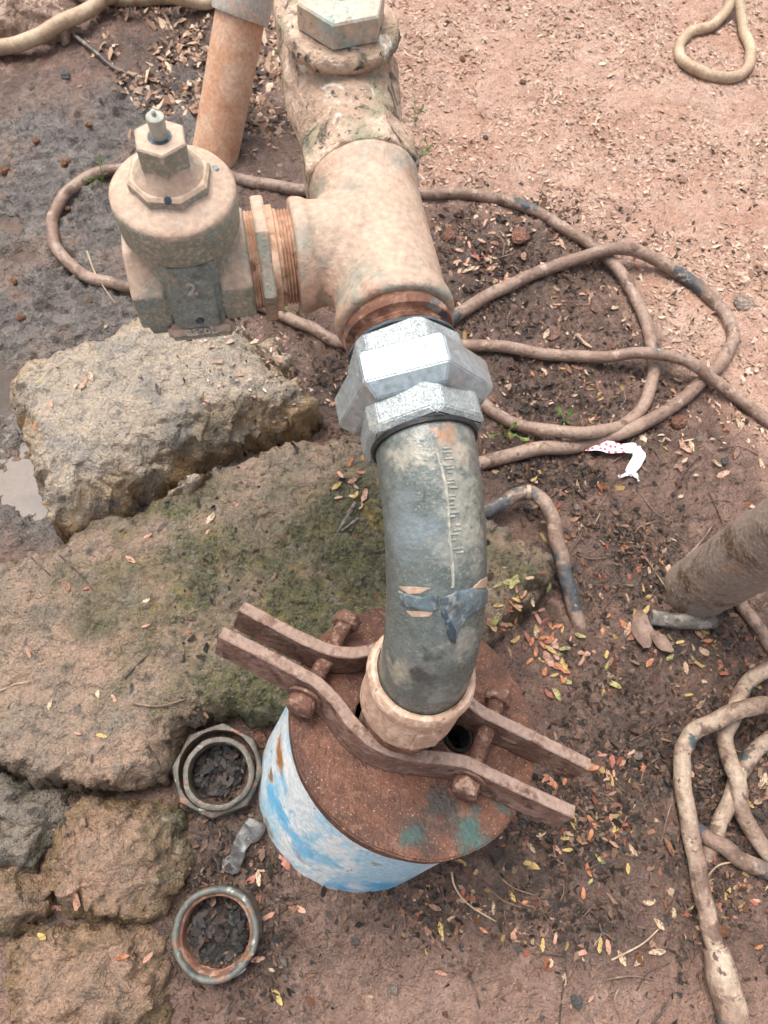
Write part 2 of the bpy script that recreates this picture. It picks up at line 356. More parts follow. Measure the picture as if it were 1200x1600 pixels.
# casing: white and sky blue paint streaked over grey pvc
M_casing = mat('blue_white_casing', (0.62, 0.67, 0.67), [((0.36, 0.56, 0.66), 14, .42, .60, 5, 1.4, (1, 1, .6)), ((0.17, 0.44, 0.63), 20, .58, .70, 5, 1.4, (1, 1, .5)), ((0.72, 0.73, 0.70), 24, .50, .64, 5, 1.2, (1, 1, .4)), ((0.38, 0.35, 0.29), 26, .64, .74, 5), ((0.10, 0.085, 0.075), 170, .66, .70, 4, .5, (1, 1, .4))], (.36, .6), bump=[(140, .0008)], spots=SPK)

# ------------------------------------------------------------------ ground (soil masks follow the soil types seen in the photo)
def blobs(x, y, items):
    """soft union of blobs given by photo place (u, v), half sizes in pixels, weight; returns 0..1"""
    u, v = pix(x, y)
    m = np.zeros_like(x)
    for (bu, bv, su, sv, w) in items:
        d = ((u - bu) / su) ** 2 + ((v - bv) / sv) ** 2
        m = np.maximum(m, w * np.exp(-d))
    return m
PUDDLES = [(8, 600, 42, 75), (35, 752, 62, 58), (6, 345, 34, 22), (30, 395, 26, 14)]
def corner(u, v): return sstep(300 - u, 0, 50) * sstep(v, 1225, 1275)
def soil(x, y):
    u, v = pix(x, y)
    far = (y > 1.6) | (np.abs(x) > .9) | (y < -.35)
    w = fbm(x, y, 0, 9, 4, 5) * 60
    line = np.where(u < 960, 290 + (u - 640) * .42, 424 + (u - 960) * 1.25)
    dry = sstep((line - v) + w, -40, 70) * sstep(u + w, 380, 560)
    dry = np.maximum(dry, .28 * sstep(v + w, 1430, 1570) * sstep(u, 380, 640))
    dry = np.maximum(dry, .12 * corner(u + w * .4, v + w * .4))
    dry = np.where(far, .8, dry)
    grey = sstep(400 - u + w, -60, 90) * sstep(900 - v, 0, 80) * sstep(v + .25 * u + w, 120, 220)
    grey = np.where(far, 0, grey)
    dark = blobs(x, y, [(790, 430, 130, 110, .8), (860, 620, 190, 90, .65), (830, 740, 130, 60, .9), (980, 880, 80, 90, .95), (1080, 1000, 120, 70, .9),
                        (860, 1290, 210, 130, .95), (980, 1180, 110, 150, .85), (1130, 1250, 100, 210, .85), (700, 1410, 170, 70, .8), (900, 1440, 150, 80, .7), (340, 1370, 110, 190, .95), (60, 1400, 160, 80, .85), (200, 1450, 110, 120, .8), (120, 1240, 160, 30, .9), (560, 600, 100, 60, .9), (430, 1500, 40, 80, .8), (300, 90, 150, 70, .6)])
    dark = np.clip(dark + .25 * fbm(x, y, 0, 30, 3, 9), 0, 1) * np.where(far, 0, 1)
    return dry, grey, dark
def ground_z(x, y):
    dry, grey, dark = soil(x, y)
    z = .006 * fbm(x, y, 0, 5, 3, 1) + .0035 * fbm(x, y, 0, 22, 3, 2)
    z = z + (.0022 + .0016 * grey + .0016 * dark - .0008 * dry) * fbm(x, y, 0, 80, 4, 3, .65)
    cl = np.abs(fbm(x, y, 0, 48, 3, 4)); z = z + grey * (.010 * (.45 - cl)) - .003 * grey
    u, v = pix(x, y)
    ridge = 1 - np.abs(fbm(x, y, 0, 20, 4, 71))
    z = z + np.where((np.abs(x) < .5) & (np.abs(y) < .4), corner(u, v) * (.002 + .007 * ridge), 0)
    near = (np.abs(x) < 1.2) & (np.abs(y) < 1.8)
    for (bu, bv, su, sv) in PUDDLES:
        d = ((u - bu) / su) ** 2 + ((v - bv) / sv) ** 2
        z = z - np.where(near, .020 * np.exp(-d * 1.2), 0)
    # the borehole inside the casing
    d = np.hypot(x - .0215, y - .047)
    z = np.where(d < .078, -.35, z)
    return z
def axis_vals(lo, hi, step, far=90):
    core = np.arange(lo, hi + 1e-9, step); ext = []; s = step; p = core[-1]
    while p < hi + far: s *= 1.32; p += s; ext.append(p)
    ext2 = []; s = step; p = core[0]
    while p > lo - far: s *= 1.32; p -= s; ext2.append(p)
    return np.array(ext2[::-1] + list(core) + ext)
def grid_mesh(name, xs, ys, Z, keep=None):
    nx, ny = len(xs), len(ys)
    X, Y = np.meshgrid(xs, ys)
    co = np.stack([X, Y, Z], -1).reshape(-1, 3)
    i = np.arange((nx - 1) * (ny - 1)); r = i // (nx - 1); c = i % (nx - 1)
    q = np.stack([r * nx + c, r * nx + c + 1, (r + 1) * nx + c + 1, (r + 1) * nx + c], -1)
    if keep is not None:
        k = keep.reshape(-1)
        q = q[k[q].all(1)]
        used = np.unique(q); remap = -np.ones(len(co), int); remap[used] = np.arange(len(used)); co = co[used]; q = remap[q]
    else: used = None
    me = bpy.data.meshes.new(name)
    me.vertices.add(len(co)); me.vertices.foreach_set('co', co.astype(np.float32).ravel())
    me.loops.add(len(q) * 4); me.loops.foreach_set('vertex_index', q.astype(np.int32).ravel())
    me.polygons.add(len(q)); me.polygons.foreach_set('loop_start', (np.arange(len(q)) * 4).astype(np.int32)); me.polygons.foreach_set('loop_total', np.full(len(q), 4, np.int32))
    me.polygons.foreach_set('use_smooth', np.ones(len(q), bool))
    me.update(); me.validate()
    return me, co, used
def color_attr(me, name, rgba):
    a = me.color_attributes.new(name, 'FLOAT_COLOR', 'POINT'); a.data.foreach_set('color', rgba.astype(np.float32).ravel())

GX = axis_vals(-.76, .56, .0027); GY = axis_vals(-.24, 1.42, .0027)
gx, gy = np.meshgrid(GX, GY)
GZ = ground_z(gx, gy)
g_me, g_co, _ = grid_mesh('ground', GX, GY, GZ)
dry, grey, dark = soil(g_co[:, 0], g_co[:, 1])
_i0 = int(np.argmin(np.abs(GX + .76))); _j0 = int(np.argmin(np.abs(GY + .24)))
_i1 = int(np.argmin(np.abs(GX - .56))); _j1 = int(np.argmin(np.abs(GY - 1.42)))
GC = (GX[_i0], GY[_j0], .0027, GZ[_j0:_j1 + 1, _i0:_i1 + 1])      # fine part of the ground for look-ups
color_attr(g_me, 'soil', np.stack([dry, grey, dark, np.ones_like(dry)], -1))

def ground_material():
    m = bpy.data.materials.new('red_mud'); m.use_nodes = True
    N = m.node_tree.nodes; L = m.node_tree.links; b = N['Principled BSDF']
    tc = N.new('ShaderNodeTexCoord'); co = tc.outputs['Object']
    at = N.new('ShaderNodeAttribute'); at.attribute_name = 'soil'
    sp = N.new('ShaderNodeSeparateColor'); L.new(at.outputs['Color'], sp.inputs[0])
    def noise(sc, det=4, dist=.3, rg=.64):
        n = N.new('ShaderNodeTexNoise'); n.inputs['Scale'].default_value = sc; n.inputs['Detail'].default_value = det; n.inputs['Distortion'].default_value = dist; n.inputs['Roughness'].default_value = rg
        L.new(co, n.inputs['Vector']); return n.outputs['Fac']
    def rng(s, a, b_, c=0, d=1):
        r = N.new('ShaderNodeMapRange'); r.inputs['From Min'].default_value = a; r.inputs['From Max'].default_value = b_; r.inputs['To Min'].default_value = c; r.inputs['To Max'].default_value = d
        L.new(s, r.inputs['Value']); return r.outputs[0]
    def mix(f, a, b_, mode='MIX'):
        x = N.new('ShaderNodeMix'); x.data_type = 'RGBA'; x.blend_type = mode
        if isinstance(f, float): x.inputs[0].default_value = f
        else: L.new(f, x.inputs[0])
        for i, s in ((6, a), (7, b_)):
            if isinstance(s, tuple): x.inputs[i].default_value = (*s, 1)
            else: L.new(s, x.inputs[i])
        return x.outputs[2]
    base = mix(rng(noise(14), .4, .62), (0.100, 0.057, 0.040), (0.160, 0.092, 0.066))
    base = mix(rng(noise(46), .5, .66), base, (0.215, 0.132, 0.098))
    base = mix(rng(noise(90), .56, .66), base, (0.055, 0.036, 0.027))
    dryc = mix(rng(noise(20), .42, .62), (0.40, 0.245, 0.18), (0.47, 0.315, 0.24))
    dryc = mix(rng(noise(9), .52, .68), dryc, (0.37, 0.205, 0.14))
    greyc = mix(rng(noise(26), .42, .62), (0.10, 0.084, 0.074), (0.19, 0.164, 0.143))
    greyc = mix(rng(noise(11), .5, .66), greyc, (0.19, 0.125, 0.09))
    greyc = mix(rng(noise(70), .52, .64), greyc, (0.10, 0.086, 0.077))
    darkc = mix(rng(noise(40), .42, .66), (0.024, 0.018, 0.015), (0.085, 0.056, 0.041))
    c = mix(sp.outputs[0], base, dryc)
    c = mix(sp.outputs[1], c, greyc)
    dk = N.new('ShaderNodeMath'); dk.operation = 'MULTIPLY'; L.new(sp.outputs[2], dk.inputs[0]); L.new(rng(noise(55), .28, .52), dk.inputs[1])
    c = mix(dk.outputs[0], c, darkc)
    c = mix(1.0, c, rng(noise(420, 4), .3, .7, .72, 1.28), 'MULTIPLY')
    L.new(c, b.inputs['Base Color'])
    # wet mud shines, dry soil does not
    wet = N.new('ShaderNodeMath'); wet.operation = 'SUBTRACT'; wet.inputs[0].default_value = 1.0; L.new(sp.outputs[0], wet.inputs[1])
    r1 = rng(noise(18), .36, .62, .20, .62)
    rr = N.new('ShaderNodeMix'); rr.data_type = 'FLOAT'; L.new(wet.outputs[0], rr.inputs[0]); rr.inputs[2].default_value = .92; L.new(r1, rr.inputs[3])
    gg = N.new('ShaderNodeMix'); gg.data_type = 'FLOAT'; L.new(sp.outputs[1], gg.inputs[0]); L.new(rr.outputs[0], gg.inputs[2]); L.new(rng(noise(22), .38, .60, .08, .42), gg.inputs[3])
    L.new(gg.outputs[0], b.inputs['Roughness'])
    last = None
    for sc, d in ((120, .006), (420, .0026)):
        bp = N.new('ShaderNodeBump'); bp.inputs['Distance'].default_value = d; L.new(noise(sc, 3, 0.0), bp.inputs['Height'])
        if last: L.new(last, bp.inputs['Normal'])
        last = bp.outputs[0]
    L.new(last, b.inputs['Normal'])
    return m
g_me.materials.append(ground_material())
ground = link_mesh('ground', g_me, None); tagged(ground, kind='structure')

# water standing in the mud
M_water = mat('muddy_water', (0.055, 0.038, 0.028), [((0.10, 0.066, 0.046), 14, .45, .6, 7)], (.03, .08), bump=[(30, .0004)], spec=.22)
for nm, (u0, v0, su, sv) in (('puddle', (0, 660, 120, 190)), ('puddle', (12, 365, 70, 60))):
    bm = bmesh.new(); ring = []
    zz = -.0125 if v0 > 500 else -.0095
    for k in range(40):
        a = 2 * math.pi * k / 40; ring.append(bm.verts.new(P(u0 + su * math.cos(a), v0 + sv * math.sin(a), zz)))
    bm.faces.new(ring)
    tagged(obj(nm, bm, M_water, smooth=0), kind='structure')

# ------------------------------------------------------------------ stones
SURF = []      # (x0, y0, step, Z grid with nan outside)
def sdist(x, y, poly):
    """distance inside a polygon (positive inside)"""
    d = np.full(x.shape, 1e9); inside = np.zeros(x.shape, bool); n = len(poly)
    for i in range(n):
        ax, ay = poly[i]; bx, by = poly[(i + 1) % n]
        ex, ey = bx - ax, by - ay
        t = np.clip(((x - ax) * ex + (y - ay) * ey) / (ex * ex + ey * ey), 0, 1)
        d = np.minimum(d, np.hypot(x - ax - t * ex, y - ay - t * ey))
        c = ((ay > y) != (by > y)) & (x < (bx - ax) * (y - ay) / (by - ay + 1e-12) + ax)
        inside ^= c
    return np.where(inside, d, -d)
def stone(name, outline, top, edge, label, material, seed, step=.0023, bumpy=.006, fine=.0022, masks=None, slope=(0, 0), p=2.6, floor=0.0, pits=0.0, group=None):
    """a stone as a closed block: outline in photo places with the height each point lies at"""
    poly = np.array([P(u, v, z)[:2] for (u, v, z) in outline])
    lo = poly.min(0) - .03; hi = poly.max(0) + .03
    xs = np.arange(lo[0], hi[0], step); ys = np.arange(lo[1], hi[1], step)
    X, Y = np.meshgrid(xs, ys)
    dd = sdist(X, Y, poly) + .004 + .010 * fbm(X, Y, seed, 14, 3, seed) + .004 * fbm(X, Y, seed, 55, 3, seed + 3)
    t = np.clip(dd / edge, 0, 1)
    prof = (1 - (1 - t) ** p) ** (1 / p)
    cx, cy = poly.mean(0)
    tz = top + slope[0] * (X - cx) + slope[1] * (Y - cy)
    Z = floor - .03 + (tz - floor + .03) * prof
    side = 1 - t
    Z = Z + prof * (bumpy * fbm(X, Y, seed, 9, 3, seed + 5) + fine * fbm(X, Y, seed * .3, 60, 4, seed + 7, .6) * (1 + 2.2 * np.exp(-((t - .35) / .35) ** 2)))
    if pits: Z = Z - pits * sstep(fbm(X, Y, 0, 30, 3, seed + 21), .25, .7)
    M = masks(X, Y) if masks else np.zeros(X.shape)
    Z = Z + M * .0048 * np.abs(fbm(X, Y, 2, 110, 3, seed + 11))
    keep = dd > -.006
    Zs = np.where(keep, Z, np.nan)
    SURF.append((xs[0], ys[0], step, Zs))
    # roughen the steep rim sideways so it is no clean heightfield edge
    Xd = X + .0065 * side ** .5 * fbm(X, Y, Z, 48, 4, seed + 13, .6); Yd = Y + .0065 * side ** .5 * fbm(X, Y, Z + .4, 48, 4, seed + 17, .6)
    me, co, used = grid_mesh(name, xs, ys, Z, keep)
    co2 = np.stack([Xd.ravel()[used], Yd.ravel()[used], Z.ravel()[used]], -1)
    base = np.array([cx, cy, 0.0])
    me.vertices.foreach_set('co', (co2 - base).astype(np.float32).ravel()); me.update()
    mk = M.ravel()[used]; sd = np.clip(side.ravel()[used], 0, 1)
    color_attr(me, 'mask', np.stack([mk, sd, np.zeros_like(mk), np.ones_like(mk)], -1))
    o = link_mesh(name, me, material); o.location = base
    tagged(o, label, 'stone', group)
    return o
def surf_z(x, y):
    x = np.atleast_1d(np.asarray(x, float)); y = np.atleast_1d(np.asarray(y, float))
    i = np.clip(np.round((x - GC[0]) / GC[2]).astype(int), 0, GC[3].shape[1] - 1); j = np.clip(np.round((y - GC[1]) / GC[2]).astype(int), 0, GC[3].shape[0] - 1)
    z = GC[3][j, i]; on = np.zeros(x.shape, int)
    for k, (x0, y0, st, Z) in enumerate(SURF):
        i = np.round((x - x0) / st).astype(int); j = np.round((y - y0) / st).astype(int)
        ok = (i >= 0) & (j >= 0) & (i < Z.shape[1]) & (j < Z.shape[0])
        zz = np.full(x.shape, np.nan); zz[ok] = Z[j[ok], i[ok]]
        up_ = ~np.isnan(zz) & (zz > z)
        z = np.where(up_, zz, z); on = np.where(up_, k + 1, on)
    return z, on

def stone_material(name, cols, mosscol=(0.085, 0.078, 0.040), mossy=True):
    m = bpy.data.materials.new(name); m.use_nodes = True
    N = m.node_tree.nodes; L = m.node_tree.links; b = N['Principled BSDF']
    tc = N.new('ShaderNodeTexCoord'); co = tc.outputs['Object']
    at = N.new('ShaderNodeAttribute'); at.attribute_name = 'mask'; sp = N.new('ShaderNodeSeparateColor'); L.new(at.outputs['Color'], sp.inputs[0])
    def noise(sc, det=4, dist=.4, rg=.66, off=0):
        n = N.new('ShaderNodeTexNoise'); n.inputs['Scale'].default_value = sc; n.inputs['Detail'].default_value = det; n.inputs['Distortion'].default_value = dist; n.inputs['Roughness'].default_value = rg
        mp = N.new('ShaderNodeMapping'); mp.inputs['Location'].default_value = (off, off * .7, off * 1.3); L.new(co, mp.inputs[0]); L.new(mp.outputs[0], n.inputs['Vector']); return n.outputs['Fac']
    def rng(s, a, b_, c=0, d=1):
        r = N.new('ShaderNodeMapRange'); r.inputs['From Min'].default_value = a; r.inputs['From Max'].default_value = b_; r.inputs['To Min'].default_value = c; r.inputs['To Max'].default_value = d
        L.new(s, r.inputs['Value']); return r.outputs[0]
    def mix(f, a, b_, mode='MIX'):
        x = N.new('ShaderNodeMix'); x.data_type = 'RGBA'; x.blend_type = mode
        if isinstance(f, float): x.inputs[0].default_value = f
        else: L.new(f, x.inputs[0])
        for i, s in ((6, a), (7, b_)):
            if isinstance(s, tuple): x.inputs[i].default_value = (*s, 1)
            else: L.new(s, x.inputs[i])
        return x.outputs[2]
    def mul(a, b_):
        x = N.new('ShaderNodeMath'); x.operation = 'MULTIPLY'; L.new(a, x.inputs[0]); L.new(b_, x.inputs[1]); return x.outputs[0]
    def add(a, b_, k):
        x = N.new('ShaderNodeMath'); x.operation = 'MULTIPLY_ADD'; x.inputs[1].default_value = k; L.new(b_, x.inputs[0]); L.new(a, x.inputs[2]); return x.outputs[0]
    c = mix(rng(noise(11), .4, .62), cols[0], cols[1])
    c = mix(rng(noise(38, off=3), .5, .66), c, cols[2])
    c = mix(rng(noise(80, off=7), .53, .66), c, cols[3])
    c = mix(rng(noise(20, 5, off=9), .52, .66), c, cols[4])
    # broken face of the stone, ochre where it was split
    c = mix(mul(rng(sp.outputs[1], .25, .8), rng(noise(22, off=5), .38, .58)), c, cols[5])
    if mossy:
        moss = mix(rng(noise(45, off=11), .42, .62), mosscol, (0.135, 0.118, 0.048))
        moss = mix(rng(noise(70, off=21), .55, .66), moss, (0.19, 0.17, 0.13))
        moss = mix(rng(noise(30, off=13), .58, .68), moss, (0.23, 0.165, 0.05))
        moss = mix(rng(noise(160, off=15), .5, .66), moss, (0.018, 0.022, 0.012))
        f = rng(add(sp.outputs[0], noise(30, 5, off=17), 1.5), .88, 1.62)
        c = mix(f, c, moss)
    c = mix(1.0, c, rng(noise(420, 4), .3, .7, .7, 1.3), 'MULTIPLY')
    L.new(c, b.inputs['Base Color'])
    L.new(rng(noise(20, off=4), .35, .65, .34, .8), b.inputs['Roughness'])
    last = None
    for sc, d in ((60, .008), (200, .005), (600, .0018)):
        bp = N.new('ShaderNodeBump'); bp.inputs['Distance'].default_value = d; L.new(noise(sc, 3, 0.0), bp.inputs['Height'])
        if last: L.new(last, bp.inputs['Normal'])
        last = bp.outputs[0]
    L.new(last, b.inputs['Normal'])
    return m
SM_block = stone_material('ochre_sandstone', [(0.39, 0.315, 0.235), (0.33, 0.28, 0.22), (0.44, 0.345, 0.26), (0.18, 0.16, 0.138), (0.25, 0.225, 0.195), (0.38, 0.245, 0.125)])
SM_slab = stone_material('mossy_slab', [(0.335, 0.22, 0.15), (0.24, 0.178, 0.128), (0.315, 0.22, 0.155), (0.115, 0.092, 0.07), (0.19, 0.155, 0.118), (0.15, 0.11, 0.072)])
SM_low = stone_material('muddy_red_stone', [(0.30, 0.185, 0.12), (0.225, 0.158, 0.11), (0.34, 0.215, 0.145), (0.105, 0.078, 0.055), (0.17, 0.13, 0.088), (0.19, 0.125, 0.062)])
SM_dark = stone_material('dark_pitted_stone', [(0.19, 0.16, 0.125), (0.24, 0.19, 0.145), (0.14, 0.12, 0.095), (0.07, 0.06, 0.05), (0.28, 0.215, 0.16), (0.11, 0.10, 0.07)])
SM_pink = stone_material('pink_boulder', [(0.54, 0.38, 0.295), (0.48, 0.325, 0.245), (0.58, 0.43, 0.34), (0.40, 0.26, 0.19), (0.46, 0.33, 0.25), (0.46, 0.31, 0.225)], mossy=False)

def moss_slab(X, Y):
    u, v = pix(X, Y, .03)
    m = np.maximum.reduce([1.0 * np.exp(-(((u - 560) / 150) ** 2 + ((v - 860) / 150) ** 2)), 1.0 * np.exp(-(((u - 470) / 140) ** 2 + ((v - 980) / 130) ** 2)),
                           .95 * np.exp(-(((u - 395) / 110) ** 2 + ((v - 1080) / 90) ** 2)), .75 * np.exp(-(((u - 330) / 150) ** 2 + ((v - 890) / 80) ** 2)), .6 * np.exp(-(((u - 800) / 90) ** 2 + ((v - 900) / 70) ** 2)), .6 * np.exp(-(((u - 260) / 200) ** 2 + ((v - 940) / 130) ** 2)), .6 * np.exp(-(((u - 300) / 120) ** 2 + ((v - 800) / 60) ** 2))])
    m = m + .28 * fbm(X, Y, 0, 22, 4, 64) * (m > .08)
    return np.clip(m * 1.1, 0, 1)
def moss_block(X, Y):
    u, v = pix(X, Y, .03)
    return np.clip(.35 * np.exp(-(((u - 330) / 160) ** 2 + ((v - 700) / 50) ** 2)) + .3 * np.exp(-(((u - 420) / 50) ** 2 + ((v - 560) / 60) ** 2)), 0, 1)
def moss_low(X, Y):
    u, v = pix(X, Y, .02)
    return np.clip(.8 * np.exp(-(((u - 275) / 35) ** 2 + ((v - 1300) / 90) ** 2)) + .6 * np.exp(-(((u - 0) / 30) ** 2 + ((v - 1450) / 60) ** 2)), 0, 1)

block = stone('stone_block', [(0, 592, .06), (48, 540, .07), (140, 496, .08), (210, 466, .08), (300, 470, .08), (385, 492, .075), (420, 530, .06), (445, 575, .05), (492, 628, .03), (500, 660, .01), (455, 690, 0),
      (390, 705, 0), (320, 738, 0), (280, 772, 0), (215, 805, 0), (150, 835, 0), (100, 850, 0), (78, 790, .02), (44, 715, .03), (14, 645, .05)],
      .078, .052, 'big ochre stone block with a rough broken front, above the mossy slab', SM_block, 31, bumpy=.006, fine=.0026, masks=moss_block, p=2.3, pits=.003)
slab = stone('stone_slab', [(-60, 915, .03), (0, 885, .04), (60, 855, .04), (130, 822, .04), (230, 778, .04), (300, 744, .04), (380, 714, .04), (450, 690, .04), (520, 682, .04), (600, 690, .04), (690, 740, .04),
      (770, 800, .03), (845, 880, .02), (835, 935, .02), (780, 985, .02), (680, 1040, .02), (560, 1090, .02), (470, 1130, .02), (420, 1128, .02), (340, 1122, .02), (292, 1138, .02), (268, 1175, .02), (250, 1225, .01), (200, 1240, .01), (120, 1228, .01), (50, 1212, .01), (-60, 1205, .01)],
      .050, .026, 'large flat slab with green moss beside the clamp bars', SM_slab, 47, bumpy=.008, fine=.0032, masks=moss_slab, p=2.6, pits=.004)
stone('low_stone', [(78, 1290, .03), (120, 1246, .03), (225, 1236, .03), (270, 1255, .03), (292, 1330, .02), (290, 1400, .01), (262, 1440, .01), (160, 1452, .01), (88, 1422, .01), (66, 1360, .02)], .046, .048,
      'rounded muddy brown stone left of the two loose pipe rings', SM_low, 61, bumpy=.012, fine=.0036, masks=moss_low, p=2.2, pits=.004)
stone('low_stone', [(14, 1465, .02), (80, 1428, .02), (180, 1436, .02), (262, 1462, .02), (272, 1560, .02), (250, 1660, .02), (0, 1660, .02), (0, 1540, .02)], .040, .045,
      'broad reddish stone in the bottom left corner', SM_low, 73, bumpy=.011, fine=.0036, p=2.2, pits=.004)
stone('pitted_stone', [(-60, 1210, .03), (30, 1212, .03), (92, 1234, .03), (104, 1268, .02), (76, 1318, .02), (60, 1360, .01), (-60, 1365, .01)], .034, .03,
      'dark pitted stone under the slab edge at the left border', SM_dark, 83, bumpy=.006, fine=.004, pits=.012)
stone('low_stone', [(-60, 1360, .02), (40, 1352, .02), (80, 1390, .02), (74, 1425, .02), (20, 1452, .02), (-60, 1470, .02)], .038, .035,
      'low brown stone at the left border between the pitted stone and the corner stone', SM_low, 87, bumpy=.008, fine=.0036, masks=moss_low, p=2.2, pits=.004)
stone('boulder', [(-90, -40, .03), (20, -50, .05), (88, -30, .05), (104, 8, .04), (92, 44, .02), (55, 66, .0), (0, 72, .0), (-90, 70, .0)], .052, .085,
      'dusty pink boulder behind the beige hose in the top left corner', SM_pink, 95, bumpy=.008, fine=.002)
stone('low_stone', [(400, 548, .02), (428, 540, .02), (452, 560, .02), (455, 590, .01), (430, 598, 0), (408, 580, .01)], .03, .02,
      'fist sized stone tucked against the right side of the ochre block', SM_block, 99, bumpy=.004, fine=.002)
stone('low_stone', [(268, 765, .05), (300, 742, .05), (322, 740, .05), (318, 760, .04), (290, 782, .03), (266, 784, .03)], .062, .014,
      'small pale stone wedged between ochre block and mossy slab', SM_block, 101, bumpy=.003, fine=.002, floor=.03)

# moss cushions on the slab: nobody could count them
def moss_tufts():
    n = 2200
    u = RNG.uniform(230, 840, n * 3); v = RNG.uniform(690, 1190, n * 3)
    p = np.array([P(a, b, .05)[:2] for a, b in zip(u, v)])
    mk = moss_slab(p[:, 0], p[:, 1]) * (.5 + 1.1 * sstep(fbm(p[:, 0], p[:, 1], 0, 26, 3, 77), -.2, .5))
    p = p[(mk > RNG.uniform(.55, 1.5, n * 3))][:n]
    z, on = surf_z(p[:, 0], p[:, 1]); ok = on == 2; p = p[ok]; z = z[ok]
    V = []; Fc = []; C = []
    for (x, y), zz in zip(p, z):
        for q in range(2):
            r = random.uniform(.0007, .0017); a = random.uniform(0, 6.28); hgt = r * random.uniform(.5, 1.1)
            ox, oy = random.gauss(0, .002), random.gauss(0, .002)
            k = len(V); g = random.uniform(.6, 1.3); t = random.random()
            col = (.062 * g + .06 * t * t, .066 * g + .05 * t * t, .030 * g + .02 * t)
            for j in range(5):
                th = a + j * 1.2566; rr = r * random.uniform(.7, 1.3)
                V.append((x + ox + rr * math.cos(th), y + oy + rr * math.sin(th), zz - .0006)); C.append((*col, 1))
            V.append((x + ox + random.gauss(0, r * .2), y + oy + random.gauss(0, r * .2), zz + hgt)); C.append((col[0] * 1.3, col[1] * 1.3, col[2] * 1.3, 1))
            Fc += [(k + j, k + (j + 1) % 5, k + 5) for j in range(5)]
    me = bpy.data.meshes.new('moss'); off = slab.location
    me.from_pydata([(a - off.x, b - off.y, c - off.z) for a, b, c in V], [], Fc); me.update()
    color_attr(me, 'leafcol', np.array(C)); me.shade_smooth()
    o = link_mesh('moss', me, M_leaf_attr, slab); o['kind'] = 'stuff'
moss_tufts()

# ------------------------------------------------------------------ well casing, cap plate
CN = nrm((.207, .258, 1.0)); CO = np.array([.0526, .0849, .14])
CXd, CYd, _ = frame(CN)
bm = bmesh.new()
Lc = .200
lathe(bm, CO - CN * Lc, CN, [(0, .0985), (Lc * .3, .0975), (Lc * .6, .0970), (Lc - .010, .0965), (Lc - .010, .0895), (0, .0895)], 96, wob=.0008, cap0=False, cap1=False)
obj('casing_pipe', bm, M_casing, base=CO - CN * Lc)
tagged(bpy.data.objects['casing_pipe'], 'blue and white painted well casing pipe under the rusty cap plate', 'pipe')

cap = empty('cap_plate', CO - CN * .010, 'round rusty steel cap plate lying on the blue casing', 'plate')
def polar(o, ax, r, th):
    x, y, a = frame(ax); return np.array(o) + r * (math.cos(th) * x + math.sin(th) * y)
def plate_mesh():
    """disc with a hole for the column pipe and a small cable hole: triangle fill of real outlines, then thickened"""
    bm = bmesh.new(); x, y, a = frame(CN); loops = []
    colp = np.array([.036, .080, .145]); rel = colp - CO; pc = (np.dot(rel, x), np.dot(rel, y))
    hole_w = Pplane(716, 1152, CO, CN) - CO; hc = (np.dot(hole_w, x), np.dot(hole_w, y))
    edges = []
    for (cx, cy, r, n) in ((0, 0, .1018, 96), (pc[0], pc[1], .0335, 48), (hc[0], hc[1], .0125, 28)):
        vs_ = []
        for k in range(n):
            th = 2 * math.pi * k / n; rr = r * (1 + (.004 * math.sin(5 * th + 1) + .003 * math.sin(11 * th) if r > .09 else 0))
            vs_.append(bm.verts.new(CO + x * (cx + rr * math.cos(th)) + y * (cy + rr * math.sin(th))))
        edges += [bm.edges.new((vs_[k], vs_[(k + 1) % n])) for k in range(n)]
    bmesh.ops.triangle_fill(bm, edges=edges, use_beauty=True)
    bm.normal_update()
    ext = bmesh.ops.extrude_face_region(bm, geom=list(bm.faces))
    for v in [g for g in ext['geom'] if isinstance(g, bmesh.types.BMVert)]: v.co += Vector(-CN * .0095)
    bmesh.ops.recalc_face_normals(bm, faces=bm.faces)
    ed = [e for e in bm.edges if len(e.link_faces) == 2 and e.calc_face_angle(0) > .8]
    bmesh.ops.bevel(bm, geom=ed, offset=.0013, segments=2, affect='EDGES')
    return bm, CO + x * hc[0] + y * hc[1]
bm, HOLE = plate_mesh()
obj('disc', bm, M_cap, cap, smooth=35)
bm = bmesh.new()      # raised lip round the underside, as on a cut pipe flange
lathe(bm, CO, CN, [(-.0095, .0995), (-.0170, .0995), (-.0170, .0975), (-.0096, .0975)], 96, cap0=False, cap1=False)
obj('skirt', bm, M_cap, cap)
bm = bmesh.new()
lathe(bm, HOLE, CN, [(-.012, .0122), (-.012, .0095), (.0015, .0095), (.003, .0108), (.0015, .0122), (-.012, .0122)], 28, cap0=False, cap1=False)
obj('cable_grommet', bm, M_black, cap)

# ------------------------------------------------------------------ clamp on the plate
BAR_H, BAR_T = .031, .0098
clamp = empty('pipe_clamp', CO, 'rusty two bar pipe clamp bolted round the column pipe', 'clamp')
def bar_path(pxs, n=9):
    o = CO + CN * (BAR_H + .001)
    return [p - CN * (BAR_H / 2) for p in catmull([Pplane(u, v, o, CN) for u, v in pxs], n)]
front = bar_path([(347, 986), (405, 1016), (462, 1046), (497, 1066), (527, 1096), (553, 1130), (588, 1160), (640, 1178), (695, 1184), (735, 1192), (775, 1212), (835, 1240), (898, 1268)])
rear = bar_path([(378, 946), (430, 974), (490, 1004), (532, 1018), (575, 1016), (612, 1002), (652, 1000), (688, 1022), (715, 1070), (745, 1104), (785, 1126), (850, 1158), (922, 1194)])
def barsec(t, h, c):
    a, b = t / 2, h / 2
    return [(a - c, -b), (a, -b + c), (a, b - c), (a - c, b), (-a + c, b), (-a, b - c), (-a, -b + c), (-a + c, -b)]
